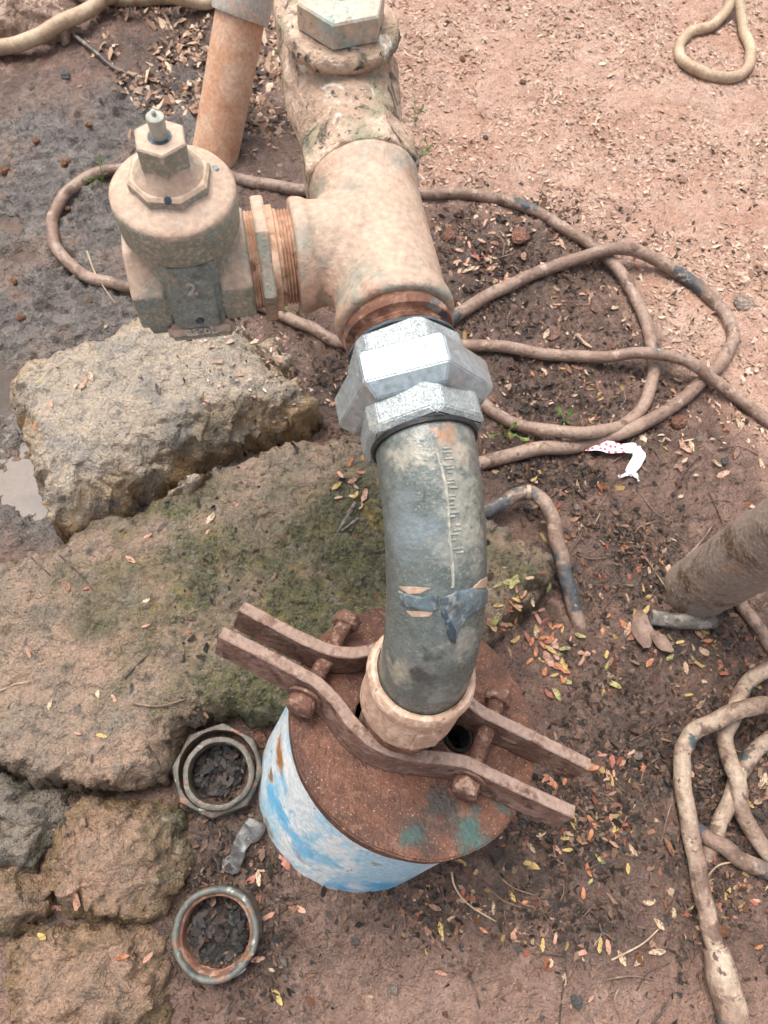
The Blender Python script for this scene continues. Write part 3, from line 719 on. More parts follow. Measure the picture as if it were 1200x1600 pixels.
for pth, seed in ((front, 3), (rear, 5)):
    bm = bmesh.new(); sweep(bm, pth, barsec(BAR_T, BAR_H, .0009), up=CN)
    bmesh.ops.subdivide_edges(bm, edges=[e for e in bm.edges if e.calc_length() > .012], cuts=3, use_grid_fill=True)
    rough(bm, .00035, 110, seed)
    obj('clamp_bar', bm, M_bar, clamp, smooth=32)
def bolt(head_px, nut_px, hz, seed):
    """hex head at the front bar, threaded shank, nut behind the rear bar"""
    o = CO + CN * hz
    a = Pplane(*head_px, o, CN); b = Pplane(*nut_px, o, CN); ax = nrm(b - a); a = a - ax * .0075; ln = np.linalg.norm(b - a)
    bm = bmesh.new(); prism(bm, a, ax, 6, .0112, -.004, .0072, .0012, crown=.002, rot=.3 + seed); 
    bmesh.ops.subdivide_edges(bm, edges=[e for e in bm.edges if e.calc_length() > .003], cuts=2, use_grid_fill=True); rough(bm, .0011, 160, seed)
    hd = obj('bolt', bm, M_bolt, clamp, smooth=60)
    bm = bmesh.new(); pr = []
    nth = int(ln / .0022)
    for k in range(nth): pr += [(.006 + k * .0022, .0058), (.0071 + k * .0022, .0068)]
    lathe(bm, a, ax, pr, 18); rough(bm, .0004, 200, seed)
    obj('shank', bm, M_bolt, hd)
    bm = bmesh.new(); lathe(bm, a, ax, [(.0068, .006), (.0068, .0135), (.009, .0135), (.009, .006)], 24, wob=.0006); obj('washer', bm, M_bolt, hd)
    bm = bmesh.new(); prism(bm, b, ax, 6, .0112, -.005, .006, .0012, crown=.0016, rot=seed)
    bmesh.ops.subdivide_edges(bm, edges=[e for e in bm.edges if e.calc_length() > .003], cuts=2, use_grid_fill=True); rough(bm, .0009, 170, seed + 2)
    obj('nut', bm, M_bolt, hd, smooth=60)
bolt((476, 1092), (541, 972), .0165, 1)
bolt((732, 1220), (778, 1092), .0165, 2)

# ------------------------------------------------------------------ the pipe train: coupling, bend, union, tee, valves
A0 = np.array([.017, .217, .35]); D = nrm((-.33, .944, 0)); B = np.array([-D[1], D[0], 0.0]); Z3 = np.array([0, 0, 1.0])   # run direction, branch direction
BS = P(660, 1050, .25); DC = nrm((.06, .25, 1.0))
CB = BS - DC * .050            # bottom of the coupling
train = empty('pipe_assembly', CB - DC * .12,  # = _tr0
              'threaded pipe assembly of bend, silver union, tee and brass valves rising from the well', 'pipe')

bm = bmesh.new(); lathe(bm, CB, DC, [(-.20, .0298), (.02, .0298)], 40, cap0=False, cap1=False); obj('column_pipe', bm, M_rust, train)
bm = bmesh.new()
lathe(bm, CB, DC, [(0, .0305), (.0, .0335), (.002, .0352), (.005, .0358), (.018, .0354), (.034, .0352), (.038, .0356), (.041, .0366), (.046, .0370), (.050, .0366), (.0535, .0350), (.0545, .0328), (.0535, .0310), (.050, .0298)], 64, wob=.0006, cap0=False, cap1=False)
coup = obj('coupling', bm, M_coup, train)
bm = bmesh.new()     # moulded grip tab on the side of the coupling
cx_, cy_, _ = frame(DC); tabdir = nrm(P(655, 1150, .2) - np.array([*(CB + DC * .02)[:2], .2])); tabdir = nrm(tabdir - np.dot(tabdir, DC) * DC); td2 = np.cross(DC, tabdir)
for sgn in (0,):
    tmp = bmesh.new(); bmesh.ops.create_cube(tmp, size=1)
    M4 = Matrix([[*(td2 * .022)], [*(DC * .030)], [*(tabdir * .005)]]).transposed().to_4x4(); M4.translation = Vector(CB + DC * .018 + tabdir * .0338)
    bmesh.ops.transform(tmp, matrix=M4, verts=tmp.verts); bmesh.ops.bevel(tmp, geom=list(tmp.edges), offset=.002, segments=2, affect='EDGES'); merge(bm, tmp)
obj('grip_tab', bm, M_coup, coup)

t_ = np.linspace(0, 1, 40)[:, None]
P1 = BS + DC * .08; P2 = A0 - D * .02; P3 = A0
BP = (1 - t_) ** 3 * BS + 3 * (1 - t_) ** 2 * t_ * P1 + 3 * (1 - t_) * t_ ** 2 * P2 + t_ ** 3 * P3
bend_path = [BS - DC * .012] + list(BP) + [A0 + D * .012]
bm = bmesh.new(); sweep(bm, bend_path, circle(.0302, 56))
bend = obj('pipe_bend', bm, None, train)
# weld bead and paint patches follow the tube surface
def on_bend(i, ang, r):
    """point on the bend surface: index along the path, angle from the upper line towards the viewer's right"""
    i0 = int(max(1, min(len(BP) - 2, math.floor(i)))); f = i - i0
    c = BP[i0] * (1 - f) + BP[min(i0 + 1, len(BP) - 1)] * f
    t = nrm(BP[min(i0 + 1, len(BP) - 1)] - BP[i0 - 1])
    side = nrm(np.cross(t, Z3)); upv = np.cross(side, t)
    return c + r * (math.cos(ang) * upv + math.sin(ang) * side)
ANG = None
def ang_px(u, v):
    """find the place on the bend surface seen at a photo pixel"""
    global ANG
    if ANG is None:
        ii, aa = np.meshgrid(np.arange(1, 38, .5), np.arange(-1.9, 1.9, .05), indexing='ij')
        pts = np.array([on_bend(i, a, .0303) for i, a in zip(ii.ravel(), aa.ravel())])
        ANG = (ii.ravel(), aa.ravel(), *pix(pts[:, 0], pts[:, 1], pts[:, 2]))
    k = int(np.argmin((ANG[2] - u) ** 2 + (ANG[3] - v) ** 2))
    return float(ANG[0][k]), float(ANG[1][k])
def patch(name, pxs, thick, material, parent, n=8, rr=.0304):
    """a raised patch moulded on the tube from its outline"""
    ia = [ang_px(u, v) for u, v in pxs]
    ci = sum(a for a, _ in ia) / len(ia); ca = sum(b for _, b in ia) / len(ia)
    bm = bmesh.new(); rings = []
    for lv, (k, r) in enumerate(((1.0, rr - .0004), (.96, rr + thick * .8), (.88, rr + thick), (.5, rr + thick), (.05, rr + thick))):
        ring = []
        for j in range(len(ia)):
            for s in range(n):
                f = s / n; i1 = ia[j]; i2 = ia[(j + 1) % len(ia)]
                ii = i1[0] * (1 - f) + i2[0] * f; aa = i1[1] * (1 - f) + i2[1] * f
                ring.append(bm.verts.new(on_bend(ci + (ii - ci) * k, ca + (aa - ca) * k, r)))
        rings.append(ring)
    m = len(rings[0])
    for a in range(len(rings) - 1):
        for k in range(m): bm.faces.new((rings[a][k], rings[a][(k + 1) % m], rings[a + 1][(k + 1) % m], rings[a + 1][k]))
    bm.faces.new(rings[-1])
    return obj(name, bm, material, parent, smooth=50)
_tr0 = np.array(train.location)
def _bd(u, v): return rel(on_bend(*ang_px(u, v), .0302), _tr0)
SPB = [((0.27, 0.265, 0.22), _bd(728, 840), .015, 160), ((0.25, 0.245, 0.205), _bd(722, 770), .013, 180), ((0.28, 0.26, 0.21), _bd(640, 708), .012, 130), ((0.30, 0.27, 0.215), _bd(712, 700), .012, 150), ((0.30, 0.17, 0.105), _bd(700, 682), .007, 150),
       ((0.29, 0.27, 0.215), _bd(625, 1050), .012, 110), ((0.05, 0.053, 0.052), _bd(655, 1062), .008, 110), ((0.055, 0.06, 0.058), _bd(672, 1024), .005, 140), ((0.24, 0.24, 0.205), _bd(725, 1010), .011, 130), ((0.155, 0.185, 0.19), _bd(645, 830), .016, 60), ((0.22, 0.225, 0.20), _bd(700, 860), .010, 200), ((0.20, 0.21, 0.19), _bd(690, 1090), .010, 140)]
M_bend = mat('blue_grey_painted_bend', (0.085, 0.104, 0.095), [((0.122, 0.140, 0.130), 12, .42, .6, 5), ((0.08, 0.09, 0.085), 30, .55, .66, 5), ((0.25, 0.235, 0.19), 900, .60, .68, 2), ((0.05, 0.053, 0.052), 46, .655, .69, 5)], (.18, .42), bump=[(45, .0012), (420, .0006)], spots=SPB)
bend.data.materials.append(M_bend)
patch('bare_patch', [(623, 917), (650, 916), (673, 919), (660, 928), (640, 930)], .0002, M_flake, bend)
patch('bare_patch', [(634, 952), (655, 953), (679, 958), (672, 966), (645, 961)], .0002, M_flake, bend)
patch('bare_patch', [(740, 918), (752, 905), (762, 900), (763, 916)], .0002, M_flake, bend)
patch('tape_strip', [(622, 925), (636, 930), (662, 930), (682, 926), (684, 950), (676, 957), (650, 952), (628, 944)], .0011, M_blue, bend)
patch('tape_strip', [(688, 934), (712, 925), (740, 921), (762, 921), (763, 940), (745, 950), (728, 962), (716, 980), (708, 1000), (698, 990), (688, 965)], .0010, M_blue, bend)
patch('paint_blot', [(688, 955), (694, 948), (702, 962), (712, 984), (711, 1004), (703, 996), (694, 978)], .0016, M_dark, bend)
bm = bmesh.new()      # embossed seam line along the back of the bend
seam = [on_bend(*ang_px(u, v), .0304) for u, v in ((684, 705), (690, 730), (696, 770), (700, 810), (704, 850), (706, 885), (706, 915))]
sweep(bm, catmull(seam, 6), circle(.0009, 6)); rough(bm, .0005, 300, 4)
for k in range(22):     # worn raised marks beside the seam
    u = 700 + k * .6 + random.uniform(-3, 5); v = 700 + k * 8 + random.uniform(-2, 2)
    i, a = ang_px(u, v); c = on_bend(i, a, .0304)
    pts = [on_bend(i, a + da, .0304) for da in (-.04 - random.random() * .06, 0, .05 + random.random() * .06)]
    sweep(bm, pts, circle(.0006, 5))
M_seam = mat('scuffed_seam', (0.27, 0.27, 0.235), [((0.42, 0.38, 0.30), 300, .5, .62)], (.5, .7), bump=[(400, .0004)])
obj('embossed_seam', bm, M_seam, bend)

# union
def run(s): return A0 + D * s
def hex_end(prof, rot, cut):
    """hexagon body whose six long corners are cut off as narrow facets"""
    bm = bmesh.new(); lathe(bm, run(0), D, prof, 6, rot=rot)
    lng = [e for e in bm.edges if abs(np.dot(nrm(np.array(e.verts[1].co - e.verts[0].co)), D)) > .75]
    bmesh.ops.bevel(bm, geom=lng, offset=cut, segments=1, affect='EDGES')
    bmesh.ops.bevel(bm, geom=[e for e in bm.edges if e.calc_face_angle(0) > .15], offset=.0007, segments=2, affect='EDGES')
    return bm
bm = hex_end([(-.001, .0362), (.0025, .0402), (.026, .0402), (.027, .039)], math.radians(95), .0052)
uni = obj('union_fitting', bm, M_zincr, train, smooth=24)
bm = hex_end([(.0165, .0405), (.0245, .0490), (.0435, .0490), (.0462, .0462)], math.radians(47), .0012)
obj('union_nut', bm, M_zinc, uni, smooth=20)
bm = hex_end([(.045, .039), (.046, .0396), (.0625, .0396), (.0645, .0372)], math.radians(98), .0052)
obj('union_end', bm, M_zincr, uni, smooth=24)
bm = bmesh.new(); lathe(bm, run(0), D, [(.0640, .0318), (.0640, .0352), (.0665, .0346), (.0680, .0325)], 48, wob=.0012, cap0=False, cap1=False); obj('sealant', bm, M_seal, uni)
bm = bmesh.new(); lathe(bm, run(0), D, [(-.0035, .0302), (-.0035, .0322), (-.001, .0330)], 48, cap0=False, cap1=False); obj('seal_ring', bm, M_black, uni)

# rusty threaded nipple between union and tee
bm = bmesh.new(); pr = [(.062, .031)]
for k in range(5): pr += [(.064 + k * .0024, .0306), (.0652 + k * .0024, .0318)]
pr += [(.0755, .0335), (.0765, .0352), (.0805, .0360), (.0825, .0352), (.0835, .0338), (.092, .033)]
lathe(bm, run(0), D, pr, 56, wob=.0007); obj('threaded_nipple', bm, M_rust, train)

# tee
TS = .150
bm = bmesh.new()
lathe(bm, run(0), D, [(.086, .0372), (.088, .0392), (.096, .0394), (.098, .0376), (.103, .0366), (.150, .0364), (.192, .0366), (.197, .0380), (.206, .0394), (.2085, .0384)], 64, wob=.0004)
lathe(bm, run(TS), B, [(.0, .0340), (.036, .0342), (.046, .0345), (.0475, .0368), (.056, .0374), (.0575, .0362)], 56, wob=.0004)
for k in range(60):          # fillet bead where the branch leaves the run
    th = 2 * math.pi * k / 60; zb = .0345 * math.sin(th)
    p_ = run(TS) + Z3 * zb * .97 + D * .0345 * math.cos(th) + B * math.sqrt(max(.0376 ** 2 - zb ** 2, 1e-6))
    tmp = bmesh.new(); bmesh.ops.create_icosphere(tmp, subdivisions=1, radius=.0048); bmesh.ops.translate(tmp, vec=Vector(p_ - B * .0012), verts=tmp.verts); merge(bm, tmp)
tee = cast(obj('tee_fitting', bm, M_tee, train, smooth=50), .0013, 22)

# hexagon nipple between tee and gate valve
def br(s): return run(TS) + B * s
bm = bmesh.new(); pr = [(.054, .029)]
for k in range(5): pr += [(.0565 + k * .0021, .0286), (.0575 + k * .0021, .0306)]
pr += [(.068, .031), (.0685, .0335), (.0735, .0335), (.074, .031)]
for k in range(3): pr += [(.080 + k * .0021, .0300), (.081 + k * .0021, .0312)]
pr += [(.090, .0296)]
lathe(bm, run(TS), B, pr, 48); hexn = obj('hex_nipple', bm, M_pinkthread, train, smooth=25)
bm = bmesh.new(); prism(bm, run(TS), B, 6, .0395, .0728, .0808, .0012, rot=.22, crown=.001); obj('hex_collar', bm, M_tee, hexn, smooth=30)

# gate valve
VC = br(.124); FR = -D            # valve centre, direction of its front face
def vp(x, f, z): return VC + B * x + FR * f + Z3 * z
bm = bmesh.new()
for t0, t1 in ((-.0375, -.0170), (.0170, .0375)):
    prism(bm, VC, B, 8, .0362, t0, t1, .0016, rot=math.pi / 8, crown=.0012)
lathe(bm, VC, B, [(-.019, .0318), (.019, .0318)], 40)
lathe(bm, VC, Z3, [(-.030, .012), (-.026, .024), (-.016, .0305), (0, .0325), (.03, .0322), (.046, .0318), (.052, .034)], 56, ref=tuple(D), sx=.98, sy=1.02)
gate = cast(obj('gate_valve', bm, M_valve, train, smooth=32), .0012, 5)
def slab_box(bm, c, ax, ay, az, sx, sy, sz, bev):
    tmp = bmesh.new(); bmesh.ops.create_cube(tmp, size=1)
    M4 = Matrix([[*(ax * sx)], [*(ay * sy)], [*(az * sz)]]).transposed().to_4x4(); M4.translation = Vector(c)
    bmesh.ops.transform(tmp, matrix=M4, verts=tmp.verts); bmesh.ops.bevel(tmp, geom=list(tmp.edges), offset=bev, segments=3, affect='EDGES'); merge(bm, tmp)
# flat front pad with raised figure and maker letters
bm = bmesh.new()
PANEL_T = .020
pu_ = nrm(Z3 * 1.0 + FR * -.06); pn_ = nrm(np.cross(B, pu_)); pn_ = pn_ if np.dot(pn_, FR) > 0 else -pn_
pc_ = vp(0, .0252, .010)
slab_box(bm, pc_, B, pu_, pn_, .033, .060, PANEL_T, .0035)
cast(obj('front_panel', bm, M_panel, gate), .0009, 4)
bm = bmesh.new()
lu_ = nrm(Z3 - FR * .75); ln_ = nrm(np.cross(B, lu_)); ln_ = ln_ if np.dot(ln_, FR) > 0 else -ln_
lb_ = vp(0, .0318, -.0222)
slab_box(bm, lb_, B, lu_, ln_, .044, .012, .014, .003)
cast(obj('letter_band', bm, M_valve, gate), .0009, 5)
def text_bm(body, size, ext):
    cu = bpy.data.curves.new('txt', 'FONT'); cu.body = body; cu.size = size; cu.extrude = ext; cu.align_x = 'CENTER'; cu.align_y = 'CENTER'; cu.resolution_u = 3; cu.bevel_depth = ext * .25; cu.offset = size * .012
    to = bpy.data.objects.new('txt', cu); COL.objects.link(to)
    dg = bpy.context.evaluated_depsgraph_get(); me = bpy.data.meshes.new_from_object(to.evaluated_get(dg))
    b_ = bmesh.new(); b_.from_mesh(me); bpy.data.objects.remove(to); bpy.data.curves.remove(cu); bpy.data.meshes.remove(me); return b_
def put_text(name, body, size, ext, c, right, upv, material, parent):
    b_ = text_bm(body, size, ext); n = np.cross(right, upv)
    M4 = Matrix([[*right], [*upv], [*n]]).transposed().to_4x4(); M4.translation = Vector(c)
    bmesh.ops.transform(b_, matrix=M4, verts=b_.verts); return obj(name, b_, material, parent, smooth=40)
M_letter = mat('raised_letter', (0.43, 0.38, 0.30), [((0.22, 0.23, 0.19), 260, .5, .66)], (.5, .7))
put_text('size_figure', '2', .0135, .0006, pc_ + pn_ * (PANEL_T / 2 + .0010) + pu_ * .010, -B, pu_, M_letter, gate)
put_text('maker_letters', 'aacoL', .0084, .0006, lb_ + ln_ * .0076 + lu_ * .0005, -B, lu_, M_letter, gate)
bm = bmesh.new(); lathe(bm, pc_ - pu_ * .019 + pn_ * (PANEL_T / 2), pn_, [(-.001, .0026), (.0004, .0026), (.0005, .001)], 9, wob=.001); obj('dark_chip', bm, M_dark, gate)
bm = bmesh.new()
lathe(bm, VC, Z3, [(.036, .031), (.040, .0352), (.0415, .0358), (.0610, .0362), (.0640, .0360), (.0655, .0350), (.0668, .0332), (.0690, .0270), (.0710, .0225), (.0740, .0190)], 72, wob=.0004, seed=3)
bon = obj('bonnet', bm, M_valve, gate, smooth=35)
bm = bmesh.new(); prism(bm, VC, Z3, 8, .0238, .0695, .0775, .0016, rot=.2, crown=.0018, ref=tuple(D))
lathe(bm, VC, Z3, [(.0765, .0205), (.080, .0180), (.083, .0152), (.086, .013)], 40); obj('hex_shoulder', bm, M_valve, bon, smooth=30)
bm = bmesh.new(); prism(bm, VC, Z3, 6, .0148, .0845, .1000, .0010, rot=.55, crown=.0010, ref=tuple(D)); obj('gland_nut', bm, M_valve, bon, smooth=30)
bm = bmesh.new(); lathe(bm, VC, Z3, [(.098, .0064), (.1003, .0064), (.1004, .0050)], 24); obj('stem_seal', bm, M_dark, bon)
bm = bmesh.new(); lathe(bm, VC, Z3, [(.098, .0045), (.1085, .0045), (.1100, .0049), (.1120, .0046), (.1130, .0032)], 20, wob=.0006, seed=5)
slab_box(bm, VC + Z3 * .1145, B, D, Z3, .0022, .003, .003, .0006); obj('valve_stem', bm, M_plug, bon)
bm = bmesh.new(); lathe(bm, VC + Z3 * .0760 + FR * .0205 + B * .002, nrm(FR + Z3 * .8), [(-.001, .0030), (.0014, .0028), (.0018, .001)], 8, wob=.001); obj('blue_chip', bm, M_dark, bon)
bm = bmesh.new(); lathe(bm, VC + Z3 * .0685 - B * .0255 - FR * .008, Z3, [(-.001, .0024), (.0012, .0020), (.0016, .001)], 7, wob=.001, seed=4); obj('blue_chip', bm, M_blue, bon)
bm = bmesh.new(); prism(bm, vp(.025, .014, -.024), B, 8, .0135, -.010, .010, .002, crown=.003); obj('drain_boss', bm, M_panel, gate, smooth=40)

# swing check valve
bm = bmesh.new()
prism(bm, run(0), D, 8, .0428, .206, .238, .0016, rot=math.pi / 8, crown=.0015)
lathe(bm, run(0), D, [(.236, .038), (.246, .0355), (.262, .0385), (.290, .043), (.320, .043), (.345, .040), (.36, .037)], 56)
prism(bm, run(0), D, 8, .0428, .352, .386, .0016, rot=math.pi / 8, crown=.0015)
CVC = run(.305)
lathe(bm, CVC, Z3, [(-.042, .018), (-.036, .030), (-.010, .038), (.020, .0385), (.030, .0372), (.040, .0375), (.044, .040)], 56)
lathe(bm, CVC, Z3, [(.006, .0385), (.010, .0425), (.016, .0428), (.021, .0385)], 56)
check = cast(obj('check_valve', bm, M_check, train, smooth=45), .0011, 3)
crust = bpy.data.textures.new('crust', 'CLOUDS'); crust.noise_scale = .012; crust.noise_depth = 4
dm = check.modifiers.new('crust', 'DISPLACE'); dm.texture = crust; dm.strength = .0024; dm.mid_level = .5
bm = bmesh.new()
lathe(bm, CVC, Z3, [(.036, .036), (.0405, .0398), (.0435, .0412), (.0475, .0408), (.0500, .0392), (.0510, .0365), (.0505, .030), (.051, .02)], 64, wob=.0012, seed=9)
rimo = cast(obj('cover_flange', bm, M_check, check, smooth=40), .0012, 2)
fm = rimo.modifiers.new('crust', 'DISPLACE'); fm.texture = crust; fm.strength = .003; fm.mid_level = .5
bm = bmesh.new(); prism(bm, CVC, Z3, 6, .0315, .0505, .0690, .0014, rot=.18, crown=.0014, ref=tuple(D)); plug = obj('cover_plug', bm, M_plug, check, smooth=30)
put_text('cast_letters', 'uool', .0135, .0005, CVC + Z3 * .0692 - FR * .006, nrm(-D * .96 - B * .12), nrm(-B * .96 + D * .12), M_plug, check)
bm = bmesh.new(); lathe(bm, CVC - B * .036 + Z3 * .006, -B, [(-.004, .008), (.004, .008), (.006, .006)], 14, wob=.0005); obj('hinge_pin_cap', bm, M_check, check)
# short outlet pipe going on out of the picture
bm = bmesh.new(); lathe(bm, run(0), D, [(.38, .0302), (.75, .0302)], 40); obj('outlet_pipe', bm, M_tee, train)

# ------------------------------------------------------------------ other pipes
g0 = np.array([-.302, .800, 0]); gd = nrm((.028, .094, .13))
pv = empty('pvc_pipe', g0, 'dusty orange plastic pipe with grey collar slanting up behind the gate valve', 'pipe')
bm = bmesh.new(); lathe(bm, g0 - gd * .03, gd, [(0, .0305), (.60, .0305)], 40); obj('tube', bm, M_pvc, pv)
bm = bmesh.new(); lathe(bm, g0, gd, [(.158, .0305), (.158, .0345), (.160, .0355), (.222, .0355), (.224, .0345), (.224, .0305)], 40, cap0=False, cap1=False); obj('collar', bm, M_grey, pv)
pb = P(1083, 922, 0)
bm = bmesh.new(); lathe(bm, pb - Z3 * .05, nrm((.02, 0, 1)), [(k * .015, .0335 + (.0006 * math.sin(k * 2.1))) for k in range(40)], 44, wob=.0009, seed=6)
tagged(obj('standing_pipe', bm, M_post, base=pb), 'thick muddy grey pipe standing in the ground at the right edge', 'pipe')

# ------------------------------------------------------------------ hoses
def hose(name, pxs, r, label, material, extra=None, n=9, group=None, ends=(0, 0), cat='hose'):
    r = r * .73
    pts = []
    for p in pxs:
        w = P(p[0], p[1], r); z = surf_z(w[0], w[1])[0][0]
        pts.append((w[0], w[1], z + r * .82 + (p[2] if len(p) > 2 else 0)))
    path = catmull(pts, n)
    path = [np.array(q) + np.array([.0006 * math.sin(i * .7), .0006 * math.cos(i * .53), 0]) for i, q in enumerate(path)]
    bm = bmesh.new(); sweep(bm, path, circle(r, 16)); rough(bm, r * .02, 45, len(pxs))
    o = obj(name, bm, material, base=path[0], smooth=60)
    tagged(o, label, cat, group)
    return o, path
HG = 'muddy hoses lying on the ground'
hose('hose', [(300, 262), (240, 262), (170, 266), (128, 282), (95, 312), (80, 350), (92, 392), (128, 424), (175, 440), (215, 446), (300, 455), (380, 465), (440, 487), (482, 506), (530, 528), (610, 545), (705, 536), (780, 541, .002), (860, 551, .004), (935, 560, .006), (1000, 566, .020), (1060, 580, .022), (1125, 608, .006), (1200, 655), (1290, 720)], .0098,
     'thin muddy hose looping left of the gate valve and crossing to the right edge', M_hose, group=HG)
hose('hose', [(290, 262), (340, 268), (390, 279), (440, 290), (500, 298), (580, 298), (650, 300), (740, 301), (825, 322), (895, 362), (955, 412, .006), (998, 485, .004), (1020, 560), (1012, 622), (975, 662, .002), (915, 684, .016), (850, 680, .012), (790, 656), (752, 628), (690, 590)], .0100,
     'thin grey brown hose arching behind the tee and curling back to the union', M_hose, group=HG)
hose('hose', [(640, 560), (680, 518), (722, 486), (785, 450), (845, 424), (905, 408, .004), (962, 402, .020), (1020, 413, .010), (1080, 444), (1124, 480), (1145, 522), (1130, 562, .0), (1088, 604, .0), (1040, 642), (980, 672), (905, 694), (830, 705), (750, 722), (690, 745)], .0110,
     'black and brown hose of the wide loop right of the union', M_hose, group=HG)
stub, sp_ = hose('hose_stub', [(748, 812, .004), (778, 796, .014), (808, 783, .022), (834, 792, .024), (852, 820, .020), (866, 862, .014), (884, 915, .006), (905, 965, -.008), (918, 1000, -.024)], .0108,
     'short brown hose stub bending out of the ground right of the bend', M_hose, cat='hose')
bm = bmesh.new(); lathe(bm, np.array(sp_[21]), nrm(np.array(sp_[22]) - np.array(sp_[20])), [(-.002, .0078), (-.002, .0085), (.002, .0085), (.002, .0078)], 24, cap0=False, cap1=False); obj('pale_band', bm, M_hose3, stub)
hose('hose', [(1100, 905, -.004), (1150, 925), (1168, 950), (1188, 985), (1215, 1020), (1270, 1080)], .0095, 'short thin hose running out from behind the standing pipe', M_hose, group=HG)
hose('hose', [(1290, 1020), (1200, 1046, .004), (1158, 1075, .006), (1136, 1115, .020), (1128, 1160, .008), (1136, 1215, .018), (1160, 1280, .008), (1210, 1345, .004), (1290, 1400)], .0105, 'brown hose curving under the pale hose at the right edge', M_hose2, group=HG)
big, bp_ = hose('hose', [(1290, 1112, .006), (1200, 1106, .012), (1150, 1111, .040), (1105, 1128, .030), (1072, 1150, .014), (1062, 1188, .006), (1068, 1250, .004), (1082, 1330, .004), (1098, 1410, .004), (1113, 1480, .006), (1130, 1550, .008), (1148, 1620, .008), (1165, 1700, .008)], .0112,
     'thick pale muddy hose with a sleeve running down to the bottom right', M_hose2)
seg_ = [np.array(q) for q in bp_ if pix(q[0], q[1], q[2])[1] > 1478]
bm = bmesh.new(); sweep(bm, seg_, circle(.0132, 18), scale=lambda t: .80 + .2 * min(1, t * 6)); rough(bm, .0009, 40, 4); obj('sleeve', bm, M_hose2, big, smooth=60)
hose('hose', [(1290, 1100), (1210, 1148, .003), (1165, 1190, .002), (1140, 1238, .002), (1120, 1300), (1108, 1345, -.012)], .0102, 'mottled hose slanting down behind the curved hose at the right edge', M_hose2, group=HG)
hose('hose', [(1085, 1290, -.012), (1120, 1318, -.001), (1160, 1345), (1210, 1364), (1290, 1380)], .0105, 'smooth brown hose lying lowest at the right edge', M_hose, group=HG)
hose('hose', [(-120, 70, .002), (0, 76, .006), (55, 70, .012), (110, 47, .010), (150, 18, .010), (185, -20, .012), (230, -80, .010)], .0138, 'beige hose in front of the pink boulder in the top left corner', M_hose3, group='beige hoses at the top')
hose('hose', [(95, -30, .004), (150, 3, .004), (200, 10, .022), (255, 13, .020), (310, 10, .004), (345, 0, .004), (400, -40)], .0130, 'beige hose dipping into the top edge left of the orange pipe', M_hose3, group='beige hoses at the top')
hose('hose', [(120, -30), (180, -6, -.001), (250, -3, -.001), (330, -8), (420, -20)], .0125, 'second beige hose just touching the top edge behind the dipping one', M_hose3, group='beige hoses at the top')
hose('hose', [(1128, -90, .012), (1137, -30, .014), (1138, 10, .010), (1118, 34), (1078, 52), (1060, 76), (1066, 100), (1098, 118), (1138, 124), (1166, 110), (1172, 80), (1162, 40, .002), (1146, 0, .020), (1138, -30, .032), (1150, -90, .004)], .0108, 'pale brown hose loop on the dry ground in the top right corner', M_hose3)

# ------------------------------------------------------------------ loose pipe rings
def on_ground(u, v, zg=0.0):
    w = P(u, v, zg); z = surf_z(w[0], w[1])[0][0]; w = P(u, v, z); return np.array([w[0], w[1], surf_z(w[0], w[1])[0][0]])
c1 = on_ground(343, 1204); ax1 = nrm((.05, -.02, 1)); c1[2] = .004
un = empty('loose_union_nut', c1, 'loose corroded hexagonal union nut with a ring inside, left of the casing', 'pipe nut')
bm = bmesh.new(); prof_o = .0405
# octagonal nut body with a bore
tmp = bmesh.new(); N8 = 8; rings_ = []
xx, yy, aa_ = frame(ax1)
def poly_ring(bm, t, r, n, sub, rot, rnd=False):
    out = []
    for k in range(n * sub):
        th = 2 * math.pi * k / (n * sub) + rot
        if rnd: rad = r
        else:
            ph = (2 * math.pi * k / (n * sub)) % (2 * math.pi / n) - math.pi / n
            rad = r * math.cos(math.pi / n) / math.cos(ph)
        out.append(bm.verts.new(c1 + aa_ * t + rad * (math.cos(th) * xx + math.sin(th) * yy)))
    return out
def stack(bm, rr):
    for a in range(len(rr) - 1):
        n = len(rr[a])
        for k in range(n): bm.faces.new((rr[a][k], rr[a][(k + 1) % n], rr[a + 1][(k + 1) % n], rr[a + 1][k]))
stack(bm, [poly_ring(bm, t_h, r_ * .90, 8, 6, .1, q_) for t_h, r_, q_ in ((-.006, .0465, False), (.014, .0465, False), (.0165, .0452, False), (.0175, .0425, False), (.0172, .0390, True), (.010, .0378, True), (-.006, .0378, True))])
rough(bm, .0007, 120, 3); obj('nut_body', bm, M_nut, un, smooth=35)
bm = bmesh.new()
lathe(bm, c1 + ax1 * .0 + xx * .003 + yy * .002, ax1, [(-.004, .0305), (.020, .0318), (.0235, .0316), (.0245, .0303), (.0240, .0270), (.020, .0263), (-.012, .0258)], 56, wob=.0009, cap0=False, cap1=False)
obj('inner_ring', bm, M_nut, un, smooth=50)
c2 = on_ground(345, 1452); c2[2] = .003; ax2 = nrm((-.06, -.05, 1))
rg = empty('loose_pipe_ring', c2, 'loose round threaded pipe ring lying in the mud below the union nut', 'pipe ring')
bm = bmesh.new(); lathe(bm, c2, ax2, [(-.008, .0352), (.010, .0358), (.0175, .0366), (.0205, .0364), (.0220, .0352), (.0224, .0335), (.0215, .0318), (.0195, .0308), (.017, .0304), (-.008, .0304)], 60, wob=.0009, cap0=False, cap1=False)
ring_body = obj('ring_body', bm, M_ring, rg, smooth=45)
bm = bmesh.new(); pr = [(.0185, .0308)]
for k in range(8): pr += [(.0172 - k * .0026, .0284), (.0159 - k * .0026, .0300)]
pr += [(-.008, .029)]
lathe(bm, c2, ax2, pr, 60, wob=.0005, cap0=False, cap1=False); obj('inner_thread', bm, M_rust, rg, smooth=25)
